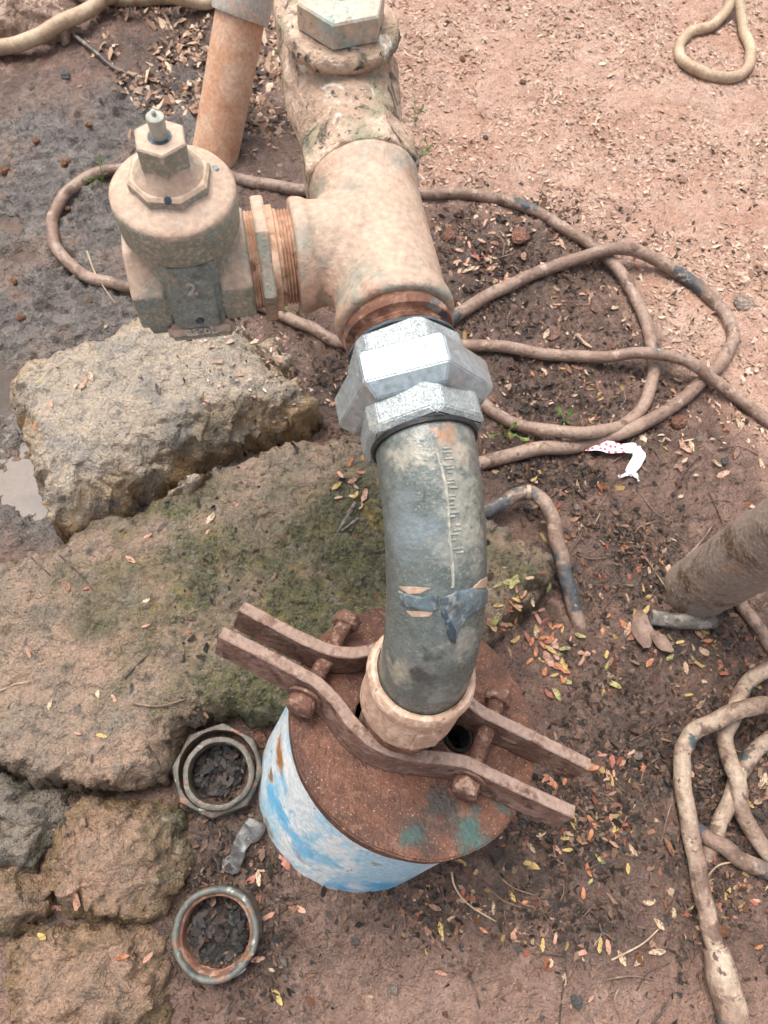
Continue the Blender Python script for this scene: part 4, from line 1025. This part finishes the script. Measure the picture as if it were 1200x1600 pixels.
bm = bmesh.new(); pts = [on_ground(318, 1500) + Z3 * .004]
for k in range(14):
    th = -2.4 + k * .13
    pts.append(c2 + .0372 * (math.cos(th) * np.array([1, 0, 0]) + math.sin(th) * np.array([0, 1, 0])) + Z3 * (.006 + .001 * math.sin(k)))
M_thread = mat('white_thread_tape', (0.6, 0.58, 0.52), [], (.5, .7))
sweep(bm, catmull(pts[1:], 4), circle(.0008, 6)); obj('sealing_thread', bm, M_thread, rg)

# grey rubber strip between the rings
sp2 = [(402, 1284), (396, 1296), (384, 1308), (376, 1322), (370, 1338), (362, 1352), (356, 1362)]
bm = bmesh.new(); path = catmull([on_ground(u, v) + Z3 * .0035 for i, (u, v) in enumerate(sp2)], 6)
sweep(bm, path, [(.0090 * math.cos(t), .0022 * math.sin(t) + .0008 * math.cos(2 * t)) for t in np.linspace(0, 2 * math.pi, 14, endpoint=False)], up=Z3, scale=lambda t: (.90 + .20 * math.sin(t * 7.5 + .4)) * (1 - .5 * max(0, t - .85) / .15))
rough(bm, .0011, 90, 3); tagged(obj('rubber_strip', bm, M_strip, base=path[0]), 'wrinkled dark grey rubber strip between the two loose rings', 'rubber strip')

# ------------------------------------------------------------------ ribbon
M_ribbon = bpy.data.materials.new('dotted_ribbon'); M_ribbon.use_nodes = True
N = M_ribbon.node_tree.nodes; L = M_ribbon.node_tree.links; b_ = N['Principled BSDF']
tc = N.new('ShaderNodeTexCoord'); vo = N.new('ShaderNodeTexVoronoi'); vo.voronoi_dimensions = '2D'; vo.inputs['Scale'].default_value = 150; vo.inputs['Randomness'].default_value = .45
L.new(tc.outputs['Object'], vo.inputs['Vector'])
cr = N.new('ShaderNodeMapRange'); cr.inputs['From Min'].default_value = .30; cr.inputs['From Max'].default_value = .24; L.new(vo.outputs['Distance'], cr.inputs['Value'])
sx = N.new('ShaderNodeSeparateXYZ'); L.new(tc.outputs['Object'], sx.inputs[0])
xr = N.new('ShaderNodeMapRange'); xr.inputs['From Min'].default_value = .062; xr.inputs['From Max'].default_value = .058; L.new(sx.outputs['X'], xr.inputs['Value'])
mu = N.new('ShaderNodeMath'); mu.operation = 'MULTIPLY'; L.new(cr.outputs[0], mu.inputs[0]); L.new(xr.outputs[0], mu.inputs[1])
mx = N.new('ShaderNodeMix'); mx.data_type = 'RGBA'; mx.inputs[6].default_value = (.82, .80, .79, 1); mx.inputs[7].default_value = (.62, .06, .12, 1)
L.new(mu.outputs[0], mx.inputs[0]); L.new(mx.outputs[2], b_.inputs['Base Color']); b_.inputs['Roughness'].default_value = .55
def flat_strip(bm, pxs, widths, lift):
    pts = [on_ground(p[0], p[1]) + Z3 * (lift + (p[2] if len(p) > 2 else 0)) for p in pxs]
    path = catmull(pts, 6); m = len(path) - 1; L_ = []; R_ = []
    for i, p in enumerate(path):
        t = nrm(path[min(i + 1, m)] - path[max(i - 1, 0)]); s = nrm(np.cross(t, Z3)); f = i / m * (len(widths) - 1); k = int(min(f, len(widths) - 2)); w = widths[k] * (1 - f + k) + widths[k + 1] * (f - k)
        for z_, lst in ((0, L_), ): pass
        tw = .002 * math.sin(i * .8)
        L_.append([bm.verts.new(p + s * w / 2 + Z3 * tw), bm.verts.new(p + s * w / 2 + Z3 * (tw - .0004))]); R_.append([bm.verts.new(p - s * w / 2 - Z3 * tw), bm.verts.new(p - s * w / 2 - Z3 * (tw + .0004))])
    for i in range(m):
        bm.faces.new((L_[i][0], L_[i + 1][0], R_[i + 1][0], R_[i][0])); bm.faces.new((L_[i][1], R_[i][1], R_[i + 1][1], L_[i + 1][1]))
        bm.faces.new((L_[i][0], L_[i][1], L_[i + 1][1], L_[i + 1][0])); bm.faces.new((R_[i][0], R_[i + 1][0], R_[i + 1][1], R_[i][1]))
    return pts
bm = bmesh.new()
fs = flat_strip(bm, [(893, 698), (912, 702, .002), (940, 704, .004), (970, 706, .003), (990, 706, .005)], [.008, .012, .014, .013, .010], .006)
flat_strip(bm, [(991, 703, .004), (994, 716, .003), (988, 730, .004), (978, 744, .001)], [.008, .014, .013, .010], .006)
flat_strip(bm, [(982, 742, .001), (972, 746), (963, 748)], [.006, .004, .003], .006)
flat_strip(bm, [(982, 742, .001), (990, 746), (996, 754)], [.006, .004, .003], .006)
tagged(obj('ribbon', bm, M_ribbon, base=fs[0], smooth=60), 'scrap of white ribbon with red dots beside the hose loop', 'ribbon')

# ------------------------------------------------------------------ pebbles, chips, sticks, twigs, sprouts
def pebble_mesh(seed, n=2):
    bm = bmesh.new(); bmesh.ops.create_icosphere(bm, subdivisions=n, radius=1)
    rs = np.random.default_rng(seed); planes = [nrm(rs.normal(size=3)) for _ in range(7)]
    for v in bm.verts:
        p = np.array(v.co)
        for q in planes:
            d = np.dot(p, q)
            if d > .72: p = p - q * (d - .72)
        v.co = Vector(p)
    rough(bm, .10, 1.6, seed)
    me = bpy.data.meshes.new('pebble'); bm.to_mesh(me); bm.free(); me.shade_smooth(); return me
PCOL = [('reddish', (0.36, 0.17, 0.11)), ('grey', (0.20, 0.19, 0.18)), ('pale', (0.52, 0.40, 0.32)), ('orange brown', (0.46, 0.21, 0.10))]
PM = {}
for i, (nm, c) in enumerate(PCOL):
    m_ = mat('pebble_' + nm.replace(' ', '_'), c, [(tuple(k * .7 for k in c), .9, .45, .65)], (.5, .8), bump=[(2.5, .03)], rscale=2)
    PM[nm] = [pebble_mesh(10 * i + k) for k in range(3)]
    for me in PM[nm]: me.materials.append(m_)
def pebble(u, v, size, nm, label, flat=.6, group=None, name='pebble', cat='pebble'):
    w = on_ground(u, v); o = bpy.data.objects.new(name, random.choice(PM[nm])); COL.objects.link(o)
    s = size / 2; o.scale = (s, s * random.uniform(.7, .95), s * flat); o.location = w + Z3 * s * flat * .35; o.rotation_euler = (random.uniform(-.2, .2), random.uniform(-.2, .2), random.uniform(0, 6.28))
    return tagged(o, label, cat, group)
pebble(1061, 660, .026, 'reddish', 'angular reddish stone between the hose loop and the right edge', .6)
pebble(1160, 476, .034, 'pale', 'flat pale stone chip right of the black hose loop', .25)
pebble(104, 121, .020, 'grey', 'round grey pebble in the mud below the beige hose', .8)
pebble(102, 258, .018, 'orange brown', 'orange pebble in the grey mud left of the gate valve', .8)
pebble(9, 271, .016, 'orange brown', 'orange pebble in the grey mud near the left edge', .8)
pebble(36, 500, .013, 'orange brown', 'small orange pebble between puddle and ochre block', .8)
pebble(700, 372, .026, 'reddish', 'reddish pebble in the dark soil right of the tee', .7)
pebble(812, 372, .034, 'reddish', 'half buried red clod under the arching hose', .5)
pebble(408, 1155, .022, 'reddish', 'dark brown lump between the loose union nut and the casing', .8)
spots = [(30, 170), (60, 220), (150, 150), (180, 110), (55, 140), (140, 200), (20, 440), (60, 460), (110, 330), (140, 470), (660, 360), (690, 350), (735, 690), (770, 560), (1010, 700), (1090, 690), (1130, 720), (1060, 760), (940, 760), (905, 790),
         (1000, 1180), (1020, 1060), (960, 1040), (1170, 1240), (1180, 1190), (1170, 1420), (1130, 1460), (560, 1470), (480, 1560), (620, 1540), (740, 1440), (900, 1560), (1000, 1500), (840, 1410), (700, 1580), (820, 130), (930, 210), (1010, 90), (760, 220), (1100, 300), (1050, 250), (900, 60), (720, 90), (1150, 400), (1010, 380)]
for u, v in spots:
    nm = random.choice(['reddish', 'grey', 'pale', 'orange brown'])
    zone = 'in the grey mud left of the gate valve' if u < 200 else 'on the dry ground at the upper right' if v < 320 else 'in the damp soil right of the tee and bend' if v < 800 else 'among the hoses at the right edge' if u > 940 else 'on the mud in front of the casing'
    pebble(u + random.uniform(-6, 6), v + random.uniform(-6, 6), random.uniform(.006, .013), nm, 'tiny ' + nm + ' pebble ' + zone, .7, 'tiny ' + nm + ' pebbles ' + zone)

def rod(name, pxs, r, label, material, lift=0.0, cat='twig', group=None, taper=.4, nseg=6):
    pts = [on_ground(p[0], p[1]) + Z3 * (r * .9 + lift + (p[2] if len(p) > 2 else 0)) for p in pxs]
    path = catmull(pts, 5); bm = bmesh.new(); sweep(bm, path, circle(r, nseg), scale=lambda t: 1 - taper * t); rough(bm, r * .12, .8 / r, 3)
    return tagged(obj(name, bm, material, base=path[0], smooth=60), label, cat, group)
st = rod('stick', [(1012, 968), (1045, 972), (1080, 975), (1112, 974)], .0085, 'short grey piece of branch at the foot of the standing pipe', M_stick, cat='stick', taper=.1, nseg=12)
rod('twig', [(985, 835, .002), (1010, 880, .006), (1040, 925, .004), (1058, 955, .001)], .0011, 'long thin straight twig leaning towards the standing pipe', M_twig)
rod('twig', [(118, 62, .004), (150, 88, .004), (180, 110), (212, 126)], .0030, 'brown twig in the mud right of the pink boulder', M_stick)
rod('twig', [(840, 795, .003), (870, 770), (905, 752)], .0012, 'thin twig under the ribbon near the hose stub', M_twigd)
rod('twig', [(1000, 770), (1020, 800, .002), (1045, 815)], .0009, 'fine curved twig above the standing pipe foot', M_twig)
rod('twig', [(705, 1362, .002), (710, 1385, .004), (730, 1412, .003), (775, 1440)], .0010, 'fine straw coloured stem curving below the cap plate', M_hose3)
rod('twig', [(690, 1350), (692, 1400), (694, 1450, .002)], .0009, 'upright dark red stem directly below the cap plate', M_twigd)
rod('twig', [(735, 1525), (745, 1560), (755, 1600), (760, 1640)], .0010, 'black stem at the bottom edge, left one', M_twigd)
rod('twig', [(885, 1516), (878, 1560), (872, 1620)], .0009, 'black stem at the bottom edge, middle one', M_twigd)
rod('twig', [(1065, 1520), (1045, 1565), (1010, 1610)], .0013, 'dark stem slanting at the bottom edge beside the thick hose', M_twigd)
rod('twig', [(940, 1530, .002), (985, 1524, .003), (1025, 1532)], .0009, 'thin reddish stem lying on mud left of the thick hose', M_twig)
rod('twig', [(955, 1500), (1000, 1475, .003), (1028, 1452)], .0009, 'thin straw stem pointing up at the thick hose', M_hose3)
rod('twig', [(1105, 1370), (1120, 1352, .004), (1148, 1345, .006)], .0010, 'curled straw stem right of the thick pale hose', M_hose3)
rod('twig', [(140, 402, .01), (150, 430, .006), (170, 462, .004), (182, 478, .001)], .0011, 'pale stem running from the hose loop to the ochre block', M_hose3)
rod('twig', [(898, 527, .004), (908, 538, .004), (922, 548, .003)], .0026, 'white splinter of wood lying by the crossing hose', M_flake)
rod('twig', [(195, 1060), (215, 1040), (232, 1020)], .0009, 'thin dark twig on the bare side of the slab', M_twigd)
rod('twig', [(210, 1100), (250, 1104, .002), (290, 1092)], .0012, 'bent brown twig on the slab above the loose union nut', M_twig)
rod('twig', [(230, 1165), (245, 1195), (258, 1230)], .0012, 'dark twig hanging over the slab edge left of the union nut', M_twigd)
rod('twig', [(50, 870), (65, 885), (80, 900)], .0009, 'thin black twig at the left end of the slab', M_twigd)
rod('twig', [(100, 875), (128, 900), (145, 922)], .0009, 'thin black forked twig on the slab left part', M_twigd)
rod('twig', [(205, 1640), (255, 1590), (280, 1565)], .0010, 'straw twig at the bottom edge right of the corner stone', M_twig)
rod('twig', [(0, 1080), (25, 1070, .001), (50, 1066)], .0009, 'pale stem on the slab at the left border', M_hose3)
rod('twig', [(555, 790, .003), (530, 830), (560, 812)], .0018, 'grey twig on the slab left of the bend', M_stick)
rod('twig', [(960, 618), (985, 605), (1010, 590)], .0010, 'thin twig inside the wide hose loop', M_twig)
for k in range(60):
    u, v, zone = random.choice([(random.uniform(650, 1050), random.uniform(1250, 1580), 'on the mud in front of the casing'), (random.uniform(900, 1190), random.uniform(700, 950), 'between the ribbon and the standing pipe'),
                               (random.uniform(700, 1000), random.uniform(330, 700), 'inside the hose loops'), (random.uniform(960, 1190), random.uniform(960, 1350), 'among the hoses at the right edge')])
    a = random.uniform(0, 6.28); ln = random.uniform(14, 40); bnd = random.uniform(-.5, .5)
    tone, mt = random.choice([('brown', M_twig), ('blackish', M_twigd)])
    rod('twig', [(u, v), (u + ln * math.cos(a), v + ln * math.sin(a), .002), (u + 2 * ln * math.cos(a + bnd), v + 2 * ln * math.sin(a + bnd))], random.uniform(.0005, .0010), 'short loose ' + tone + ' stem ' + zone, mt, group=tone + ' stems ' + zone)

def leaf_shape(bm, c, right, fwd, up_, ln, wd, fold=.12, curl=.1):
    """an oblong leaflet with midrib fold and curl"""
    rows = 7; prev = None
    for i in range(rows + 1):
        t = i / rows; w = wd / 2 * (math.sin(math.pi * min(max(t, .03), .97)) ** .55) * random.uniform(.8, 1.12); wr = w * random.uniform(.75, 1.15); y = (t - .5) * ln; z = curl * ln * (4 * (t - .5) ** 2 - .5) * .5
        a = bm.verts.new(c + fwd * y + up_ * z); l = bm.verts.new(c + fwd * y - right * w + up_ * (z + fold * w)); r = bm.verts.new(c + fwd * y + right * wr + up_ * (z + fold * wr * random.uniform(.4, 1.4)))
        if prev:
            bm.faces.new((prev[1], prev[0], a, l)); bm.faces.new((prev[0], prev[2], r, a))
        prev = (a, l, r)
def sprout(u, v, n, label, hgt=.03, col=M_green, size=.010):
    w = on_ground(u, v); root = empty('sprout', w, label, 'plant')
    for k in range(n):
        a = random.uniform(0, 6.28); tip = w + np.array([math.cos(a), math.sin(a), 0]) * hgt * random.uniform(.3, .9) + Z3 * hgt * random.uniform(.4, 1)
        bm = bmesh.new(); sweep(bm, catmull([w, (w + tip) / 2 + Z3 * hgt * .2, tip], 4), circle(.0006, 5)); stem = obj('stem', bm, M_green, root)
        bm = bmesh.new(); f = nrm(tip - w + Z3 * .002); r = nrm(np.cross(f, Z3)); leaf_shape(bm, tip, r, f, nrm(np.cross(r, f)), size * random.uniform(.8, 1.4), size * .55); obj('leaf', bm, col, stem, smooth=60)
sprout(788, 683, 5, 'small bright green sprout by the hose right of the union nut')
sprout(648, 190, 6, 'pale green tuft of weeds right of the check valve', .022, size=.007)
sprout(668, 235, 4, 'low green weed right of the tee top', .016, size=.007)
sprout(650, 250, 4, 'tiny weed close to the tee rim', .02)
sprout(465, 490, 4, 'small yellow green leafy bit under the hex nipple', .025, size=.014)
sprout(160, 285, 5, 'small green weed by the hose loop left of the gate valve', .025)
sprout(880, 660, 3, 'tiny green seedling between the two hoses', .015)

# ------------------------------------------------------------------ fallen leaflets
LCOL = {'orange': (0.40, 0.15, 0.065), 'salmon': (0.40, 0.215, 0.145), 'yellow': (0.40, 0.285, 0.095), 'cream': (0.46, 0.335, 0.215), 'red': (0.28, 0.095, 0.06), 'brown': (0.21, 0.10, 0.058), 'green': (0.30, 0.27, 0.09), 'dark': (0.05, 0.035, 0.03)}
LM = {}
for nm, c in LCOL.items():
    m_ = mat('leaflet_' + nm, c, [(tuple(k * .45 for k in c), 190, .5, .64, 6), (tuple(min(1, k * 1.35) for k in c), 110, .52, .66), ((0.12, 0.06, 0.035), 210, .57, .66, 4)], (.45, .65), bump=[(300, .0004)], rscale=150)
    LM[nm] = []
    for k in range(5):
        bm = bmesh.new(); ln = [.0105, .0130, .0150, .0120, .0175][k]; leaf_shape(bm, np.zeros(3), np.array([1., 0, 0]), np.array([0, 1., 0]), Z3, ln, ln * random.uniform(.34, .46), random.uniform(-.5, .55), random.uniform(-.4, .5))
        me = bpy.data.meshes.new('fallen_leaf'); bm.to_mesh(me); bm.free(); me.shade_smooth(); me.materials.append(m_); LM[nm].append(me)
def fallen(u, v, nm, label, group, s=1.0, dz=0.0):
    w = on_ground(u, v); e = .004
    zx = surf_z(w[0] + e, w[1])[0][0] - surf_z(w[0] - e, w[1])[0][0]; zy = surf_z(w[0], w[1] + e)[0][0] - surf_z(w[0], w[1] - e)[0][0]
    n = Vector((-np.clip(zx / (2 * e), -.6, .6) + random.gauss(0, .12), -np.clip(zy / (2 * e), -.6, .6) + random.gauss(0, .12), 1)).normalized()
    o = bpy.data.objects.new('fallen_leaf', random.choice(LM[nm])); COL.objects.link(o)
    q = n.to_track_quat('Z', 'Y'); q = q @ Matrix.Rotation(random.uniform(0, 6.28), 4, 'Z').to_quaternion()
    o.rotation_mode = 'QUATERNION'; o.rotation_quaternion = q; o.location = Vector(w) + n * (.0008 + dz); k = s * random.uniform(.6, 1.05); o.scale = (k, k, k)
    tagged(o, label, 'leaf', group); return o
def cluster(items, n, su, sv, pal, where):
    for _ in range(n):
        u0, v0 = random.choice(items); u = random.gauss(u0, su); v = random.gauss(v0, sv); nm = random.choice(pal)
        fallen(u, v, nm, 'small ' + nm + ' fallen leaflet ' + where, nm + ' leaflets ' + where, dz=random.uniform(0, .003))
cluster([(775, 935), (800, 960), (850, 980), (865, 1000), (880, 1040), (820, 940), (790, 985), (870, 1060), (845, 1010)], 74, 17, 17, ['orange', 'salmon', 'yellow', 'orange', 'cream', 'salmon', 'red', 'green'], 'heaped right of the bend and cap plate')
cluster([(950, 990), (960, 1020), (955, 1050), (1060, 1010), (1090, 980)], 24, 22, 22, ['yellow', 'cream', 'brown', 'orange', 'green'], 'near the foot of the standing pipe')
cluster([(760, 390), (785, 410), (735, 400), (770, 430), (690, 365)], 30, 18, 16, ['cream', 'salmon', 'cream', 'salmon', 'red'], 'in the dark soil right of the tee')
cluster([(955, 1185), (975, 1200), (940, 1190), (870, 1225)], 20, 16, 12, ['orange', 'salmon', 'red', 'salmon'], 'beyond the right ends of the clamp bars')
cluster([(830, 1300), (900, 1320), (930, 1260), (800, 1350), (960, 1330)], 26, 55, 40, ['salmon', 'yellow', 'brown', 'cream', 'orange', 'green'], 'on the dark litter below the clamp bars')
cluster([(740, 1450), (860, 1430), (920, 1480), (960, 1530), (680, 1380), (1000, 1420)], 26, 45, 40, ['salmon', 'yellow', 'cream', 'orange', 'brown'], 'on the mud in front of the casing')
cluster([(870, 560), (800, 600), (900, 600), (1000, 540), (950, 470)], 28, 45, 35, ['salmon', 'cream', 'orange', 'brown', 'cream'], 'inside the hose loops')
cluster([(1100, 740), (1150, 650), (1050, 720), (1140, 700)], 14, 28, 28, ['cream', 'brown', 'salmon'], 'between ribbon and right edge')
cluster([(1165, 1030), (1175, 1210), (1180, 1400), (1160, 1180)], 18, 22, 36, ['cream', 'salmon', 'yellow', 'brown', 'orange'], 'among the hoses at the right edge')
cluster([(410, 1380), (430, 1420), (460, 1390), (420, 1480)], 18, 20, 24, ['salmon', 'brown', 'red', 'dark', 'cream'], 'between the casing and the lower pipe ring')
cluster([(545, 770), (560, 790), (540, 740)], 12, 12, 14, ['salmon', 'yellow', 'cream', 'orange'], 'on the slab just left of the bend')
cluster([(100, 1350), (60, 1430), (150, 1500), (250, 1500)], 8, 40, 50, ['salmon', 'orange', 'yellow'], 'on the low stones at bottom left')
for (u, v, nm) in [(135, 582, 'salmon'), (104, 598, 'salmon'), (133, 604, 'salmon'), (148, 598, 'cream'), (122, 609, 'cream'), (73, 614, 'yellow'), (85, 638, 'salmon'), (58, 670, 'orange'), (75, 677, 'cream'), (165, 510, 'cream'), (178, 515, 'salmon'), (220, 590, 'dark'), (245, 606, 'dark'), (390, 690, 'orange')]:
    fallen(u, v, nm, 'small ' + nm + ' fallen leaflet on the ochre block', nm + ' leaflets on the ochre block', .85)
for (u, v, nm) in [(330, 812, 'cream'), (325, 832, 'salmon'), (205, 877, 'salmon'), (235, 842, 'salmon'), (104, 916, 'red'), (137, 920, 'red'), (229, 941, 'cream'), (230, 980, 'salmon'), (45, 1019, 'salmon'), (80, 1102, 'cream'), (124, 1147, 'salmon'), (160, 1150, 'yellow'), (178, 1092, 'salmon'), (155, 1085, 'cream'), (18, 1103, 'dark'), (258, 1014, 'dark'), (256, 826, 'dark'), (205, 1075, 'dark'), (147, 1186, 'dark'), (290, 985, 'red'), (370, 790, 'salmon'), (560, 690, 'orange')]:
    fallen(u, v, nm, 'small ' + nm + ' fallen leaflet on the flat slab', nm + ' leaflets on the flat slab', .9)
fallen(433, 1558, 'yellow', 'bright yellow leaflet in front of the lower pipe ring', None, 1.3)
# large brown leaves by the standing pipe
M_bigleaf = mat('dry_brown_leaf', (0.14, 0.082, 0.058), [((0.22, 0.14, 0.10), 60, .5, .65), ((0.09, 0.05, 0.035), 80, .58, .7)], (.45, .65), bump=[(180, .0008)])
for (u, v, a, s, lb) in ((1000, 985, .2, 1.0, 'broad brown dead leaf below the short branch piece'), (1030, 1005, .9, .7, 'curled brown dead leaf right of the broad one')):
    w = on_ground(u, v); bm = bmesh.new()
    leaf_shape(bm, w + Z3 * .006, np.array([math.cos(a), math.sin(a), .1]), np.array([-math.sin(a), math.cos(a), 0]), Z3, .040 * s, .022 * s, .25, .18)
    tagged(obj('dead_leaf', bm, M_bigleaf, base=w, smooth=60), lb, 'leaf')

# ------------------------------------------------------------------ leaf litter and chaff that nobody could count
def litter(name, n, ulim, vlim, weight, pal, size, label, cat, flat=.25, zoff=.0006, buried=True, material=None):
    u = RNG.uniform(*ulim, n * 4); v = RNG.uniform(*vlim, n * 4)
    d = np.stack([(u - 600) / F_PX, -(v - 800) / F_PX, -np.ones_like(u)], -1) @ RW.T
    t = -H / d[:, 2]; x = d[:, 0] * t; y = d[:, 1] * t
    w = weight(x, y, u, v) * t ** 2 / .8
    ok = w > RNG.uniform(0, 1, n * 4)
    x, y = x[ok][:n], y[ok][:n]; z, on = surf_z(x, y)
    m = len(x)
    ln = RNG.uniform(size[0], size[1], m) * RNG.choice([.45, .6, .8, 1, 1.4], m); wd = ln * RNG.uniform(.28, .5, m); a = RNG.uniform(0, 2 * np.pi, m)
    tx = RNG.normal(0, flat, m); ty = RNG.normal(0, flat, m)
    f = np.stack([np.cos(a), np.sin(a), tx], -1); r = np.stack([-np.sin(a), np.cos(a), ty], -1)
    c = np.stack([x, y, z + zoff + .25 * ln * np.maximum(np.abs(tx), np.abs(ty)) * .8], -1)
    curl = RNG.normal(0, .12, m)
    V = []; sink = RNG.uniform(-.0022, .0008, m) if buried else np.zeros(m); c[:, 2] += sink
    for (p, q, k) in ((-.5, 0, 1), (-.28, .42, .1), (.25, .46, 0), (.5, 0, 1), (.25, -.46, 0), (-.28, -.42, .1), (0, 0, -.3)):
        jp = p + RNG.normal(0, .07, m); jq = q + RNG.normal(0, .13, m)
        vv = c + f * (ln * jp)[:, None] + r * (wd * jq)[:, None]; vv[:, 2] += curl * ln * k + RNG.normal(0, .05, m) * ln; V.append(vv)
    V = np.stack(V, 1).reshape(-1, 3)
    base = np.arange(m)[:, None, None] * 7
    T = np.array([(0, 5, 6), (5, 4, 6), (4, 3, 6), (3, 2, 6), (2, 1, 6), (1, 0, 6)])[None]
    Fc = (base + T).reshape(-1, 3)
    pal = np.array(pal); col = pal[RNG.integers(0, len(pal), m)] * RNG.uniform(.65, 1.3, (m, 1)); C = np.concatenate([np.repeat(col, 7, 0), np.ones((m * 7, 1))], 1)
    me = bpy.data.meshes.new(name); me.vertices.add(len(V)); me.vertices.foreach_set('co', V.astype(np.float32).ravel())
    me.loops.add(len(Fc) * 3); me.loops.foreach_set('vertex_index', Fc.astype(np.int32).ravel())
    me.polygons.add(len(Fc)); me.polygons.foreach_set('loop_start', (np.arange(len(Fc)) * 3).astype(np.int32)); me.polygons.foreach_set('loop_total', np.full(len(Fc), 3, np.int32))
    me.update(); color_attr(me, 'leafcol', C)
    o = link_mesh(name, me, material or M_leaf_attr); tagged(o, label, cat, kind='stuff'); return o
clearing = lambda x, y: (np.hypot(x - .035, y - .06) > .105)
litter('dry_chaff', 32000, (330, 1320), (-120, 700), lambda x, y, u, v: soil(x, y)[0] * sstep(fbm(x, y, 0, 9, 3, 41), -.55, .5) * .9 + .05, [(.42, .275, .20), (.47, .33, .25), (.37, .225, .158), (.44, .30, .222), (.32, .195, .138), (.51, .38, .295)], (.0035, .0088), 'pale dry leaf chaff strewn over the dry red ground', 'leaf litter', .3, material=M_chaff)
litter('dark_litter', 42000, (290, 1300), (280, 1640), lambda x, y, u, v: np.clip(soil(x, y)[2] * 1.2 - .1, 0, 1) * sstep(fbm(x, y, 0, 16, 3, 43), -.5, .35) * clearing(x, y) + .02, [(.030, .022, .017), (.05, .034, .026), (.085, .052, .037), (.022, .018, .015), (.13, .078, .054), (.07, .055, .046), (.042, .038, .036), (.105, .062, .043), (.17, .105, .075)], (.0035, .0088), 'dark wet decaying leaf litter on the mud', 'leaf litter', .45)
litter('mixed_litter', 7500, (560, 1300), (300, 1640), lambda x, y, u, v: (.12 + .7 * soil(x, y)[2]) * (1 - soil(x, y)[0]) * sstep(fbm(x, y, 0, 12, 3, 47), -.3, .5) * clearing(x, y), [(.20, .10, .062), (.28, .16, .105), (.15, .08, .052), (.34, .235, .155), (.24, .085, .05), (.13, .085, .063), (.30, .21, .08)], (.004, .0105), 'brown and orange leaf fragments scattered on the damp soil', 'leaf litter', .25)
litter('pale_debris', 2600, (60, 480), (-60, 240), lambda x, y, u, v: sstep(u, 120, 260) * sstep(250 - v, 0, 60) * sstep(fbm(x, y, 0, 14, 3, 49), -.3, .3), [(.42, .28, .19), (.54, .40, .29), (.30, .18, .12), (.20, .12, .085), (.07, .05, .04)], (.006, .016), 'chips and leaf debris behind the gate valve', 'leaf litter', .4, material=M_chaff)
# wet leaves filling the two loose rings
for cc, ax, rad, lb in ((c1, ax1, .0245, 'black wet leaves caught inside the loose union nut'), (c2, ax2, .026, 'black wet leaves caught inside the round pipe ring')):
    V = []; Fc = []; C = []
    for k in range(320):
        a = random.uniform(0, 6.28); rr = rad * math.sqrt(random.random()) * .92; s = random.uniform(.005, .013); th = random.uniform(0, 6.28); tx, ty = random.gauss(0, .5), random.gauss(0, .5)
        px, py, pz = cc[0] + rr * math.cos(a), cc[1] + rr * math.sin(a), surf_z(cc[0], cc[1])[0][0] + random.uniform(0, .007)
        b0 = len(V); col = random.choice([(.008, .007, .006), (.012, .010, .008), (.020, .015, .012), (.010, .010, .010), (.035, .021, .015)])
        for p, q in ((-.5, 0), (-.2, .18), (.25, .2), (.5, 0), (.25, -.2), (-.2, -.18)):
            ox = s * (p * math.cos(th) - q * math.sin(th)); oy = s * (p * math.sin(th) + q * math.cos(th)); qx, qy = px + ox, py + oy
            dd_ = math.hypot(qx - cc[0], qy - cc[1]); 
            if dd_ > rad: qx = cc[0] + (qx - cc[0]) * rad / dd_; qy = cc[1] + (qy - cc[1]) * rad / dd_
            V.append((qx, qy, pz + s * .4 * (p * tx + q * ty))); C.append((*col, 1))
        Fc.append(tuple(range(b0, b0 + 6)))
    me = bpy.data.meshes.new('wet_leaves'); me.from_pydata(V, [], Fc); me.update(); color_attr(me, 'leafcol', np.array(C))
    tagged(link_mesh('wet_leaves', me, mat('wet_leaf', None, [], (.4, .7), spec=.25, attr='leafcol', bump=[(300, .0005)])), lb, 'leaf litter', kind='stuff')
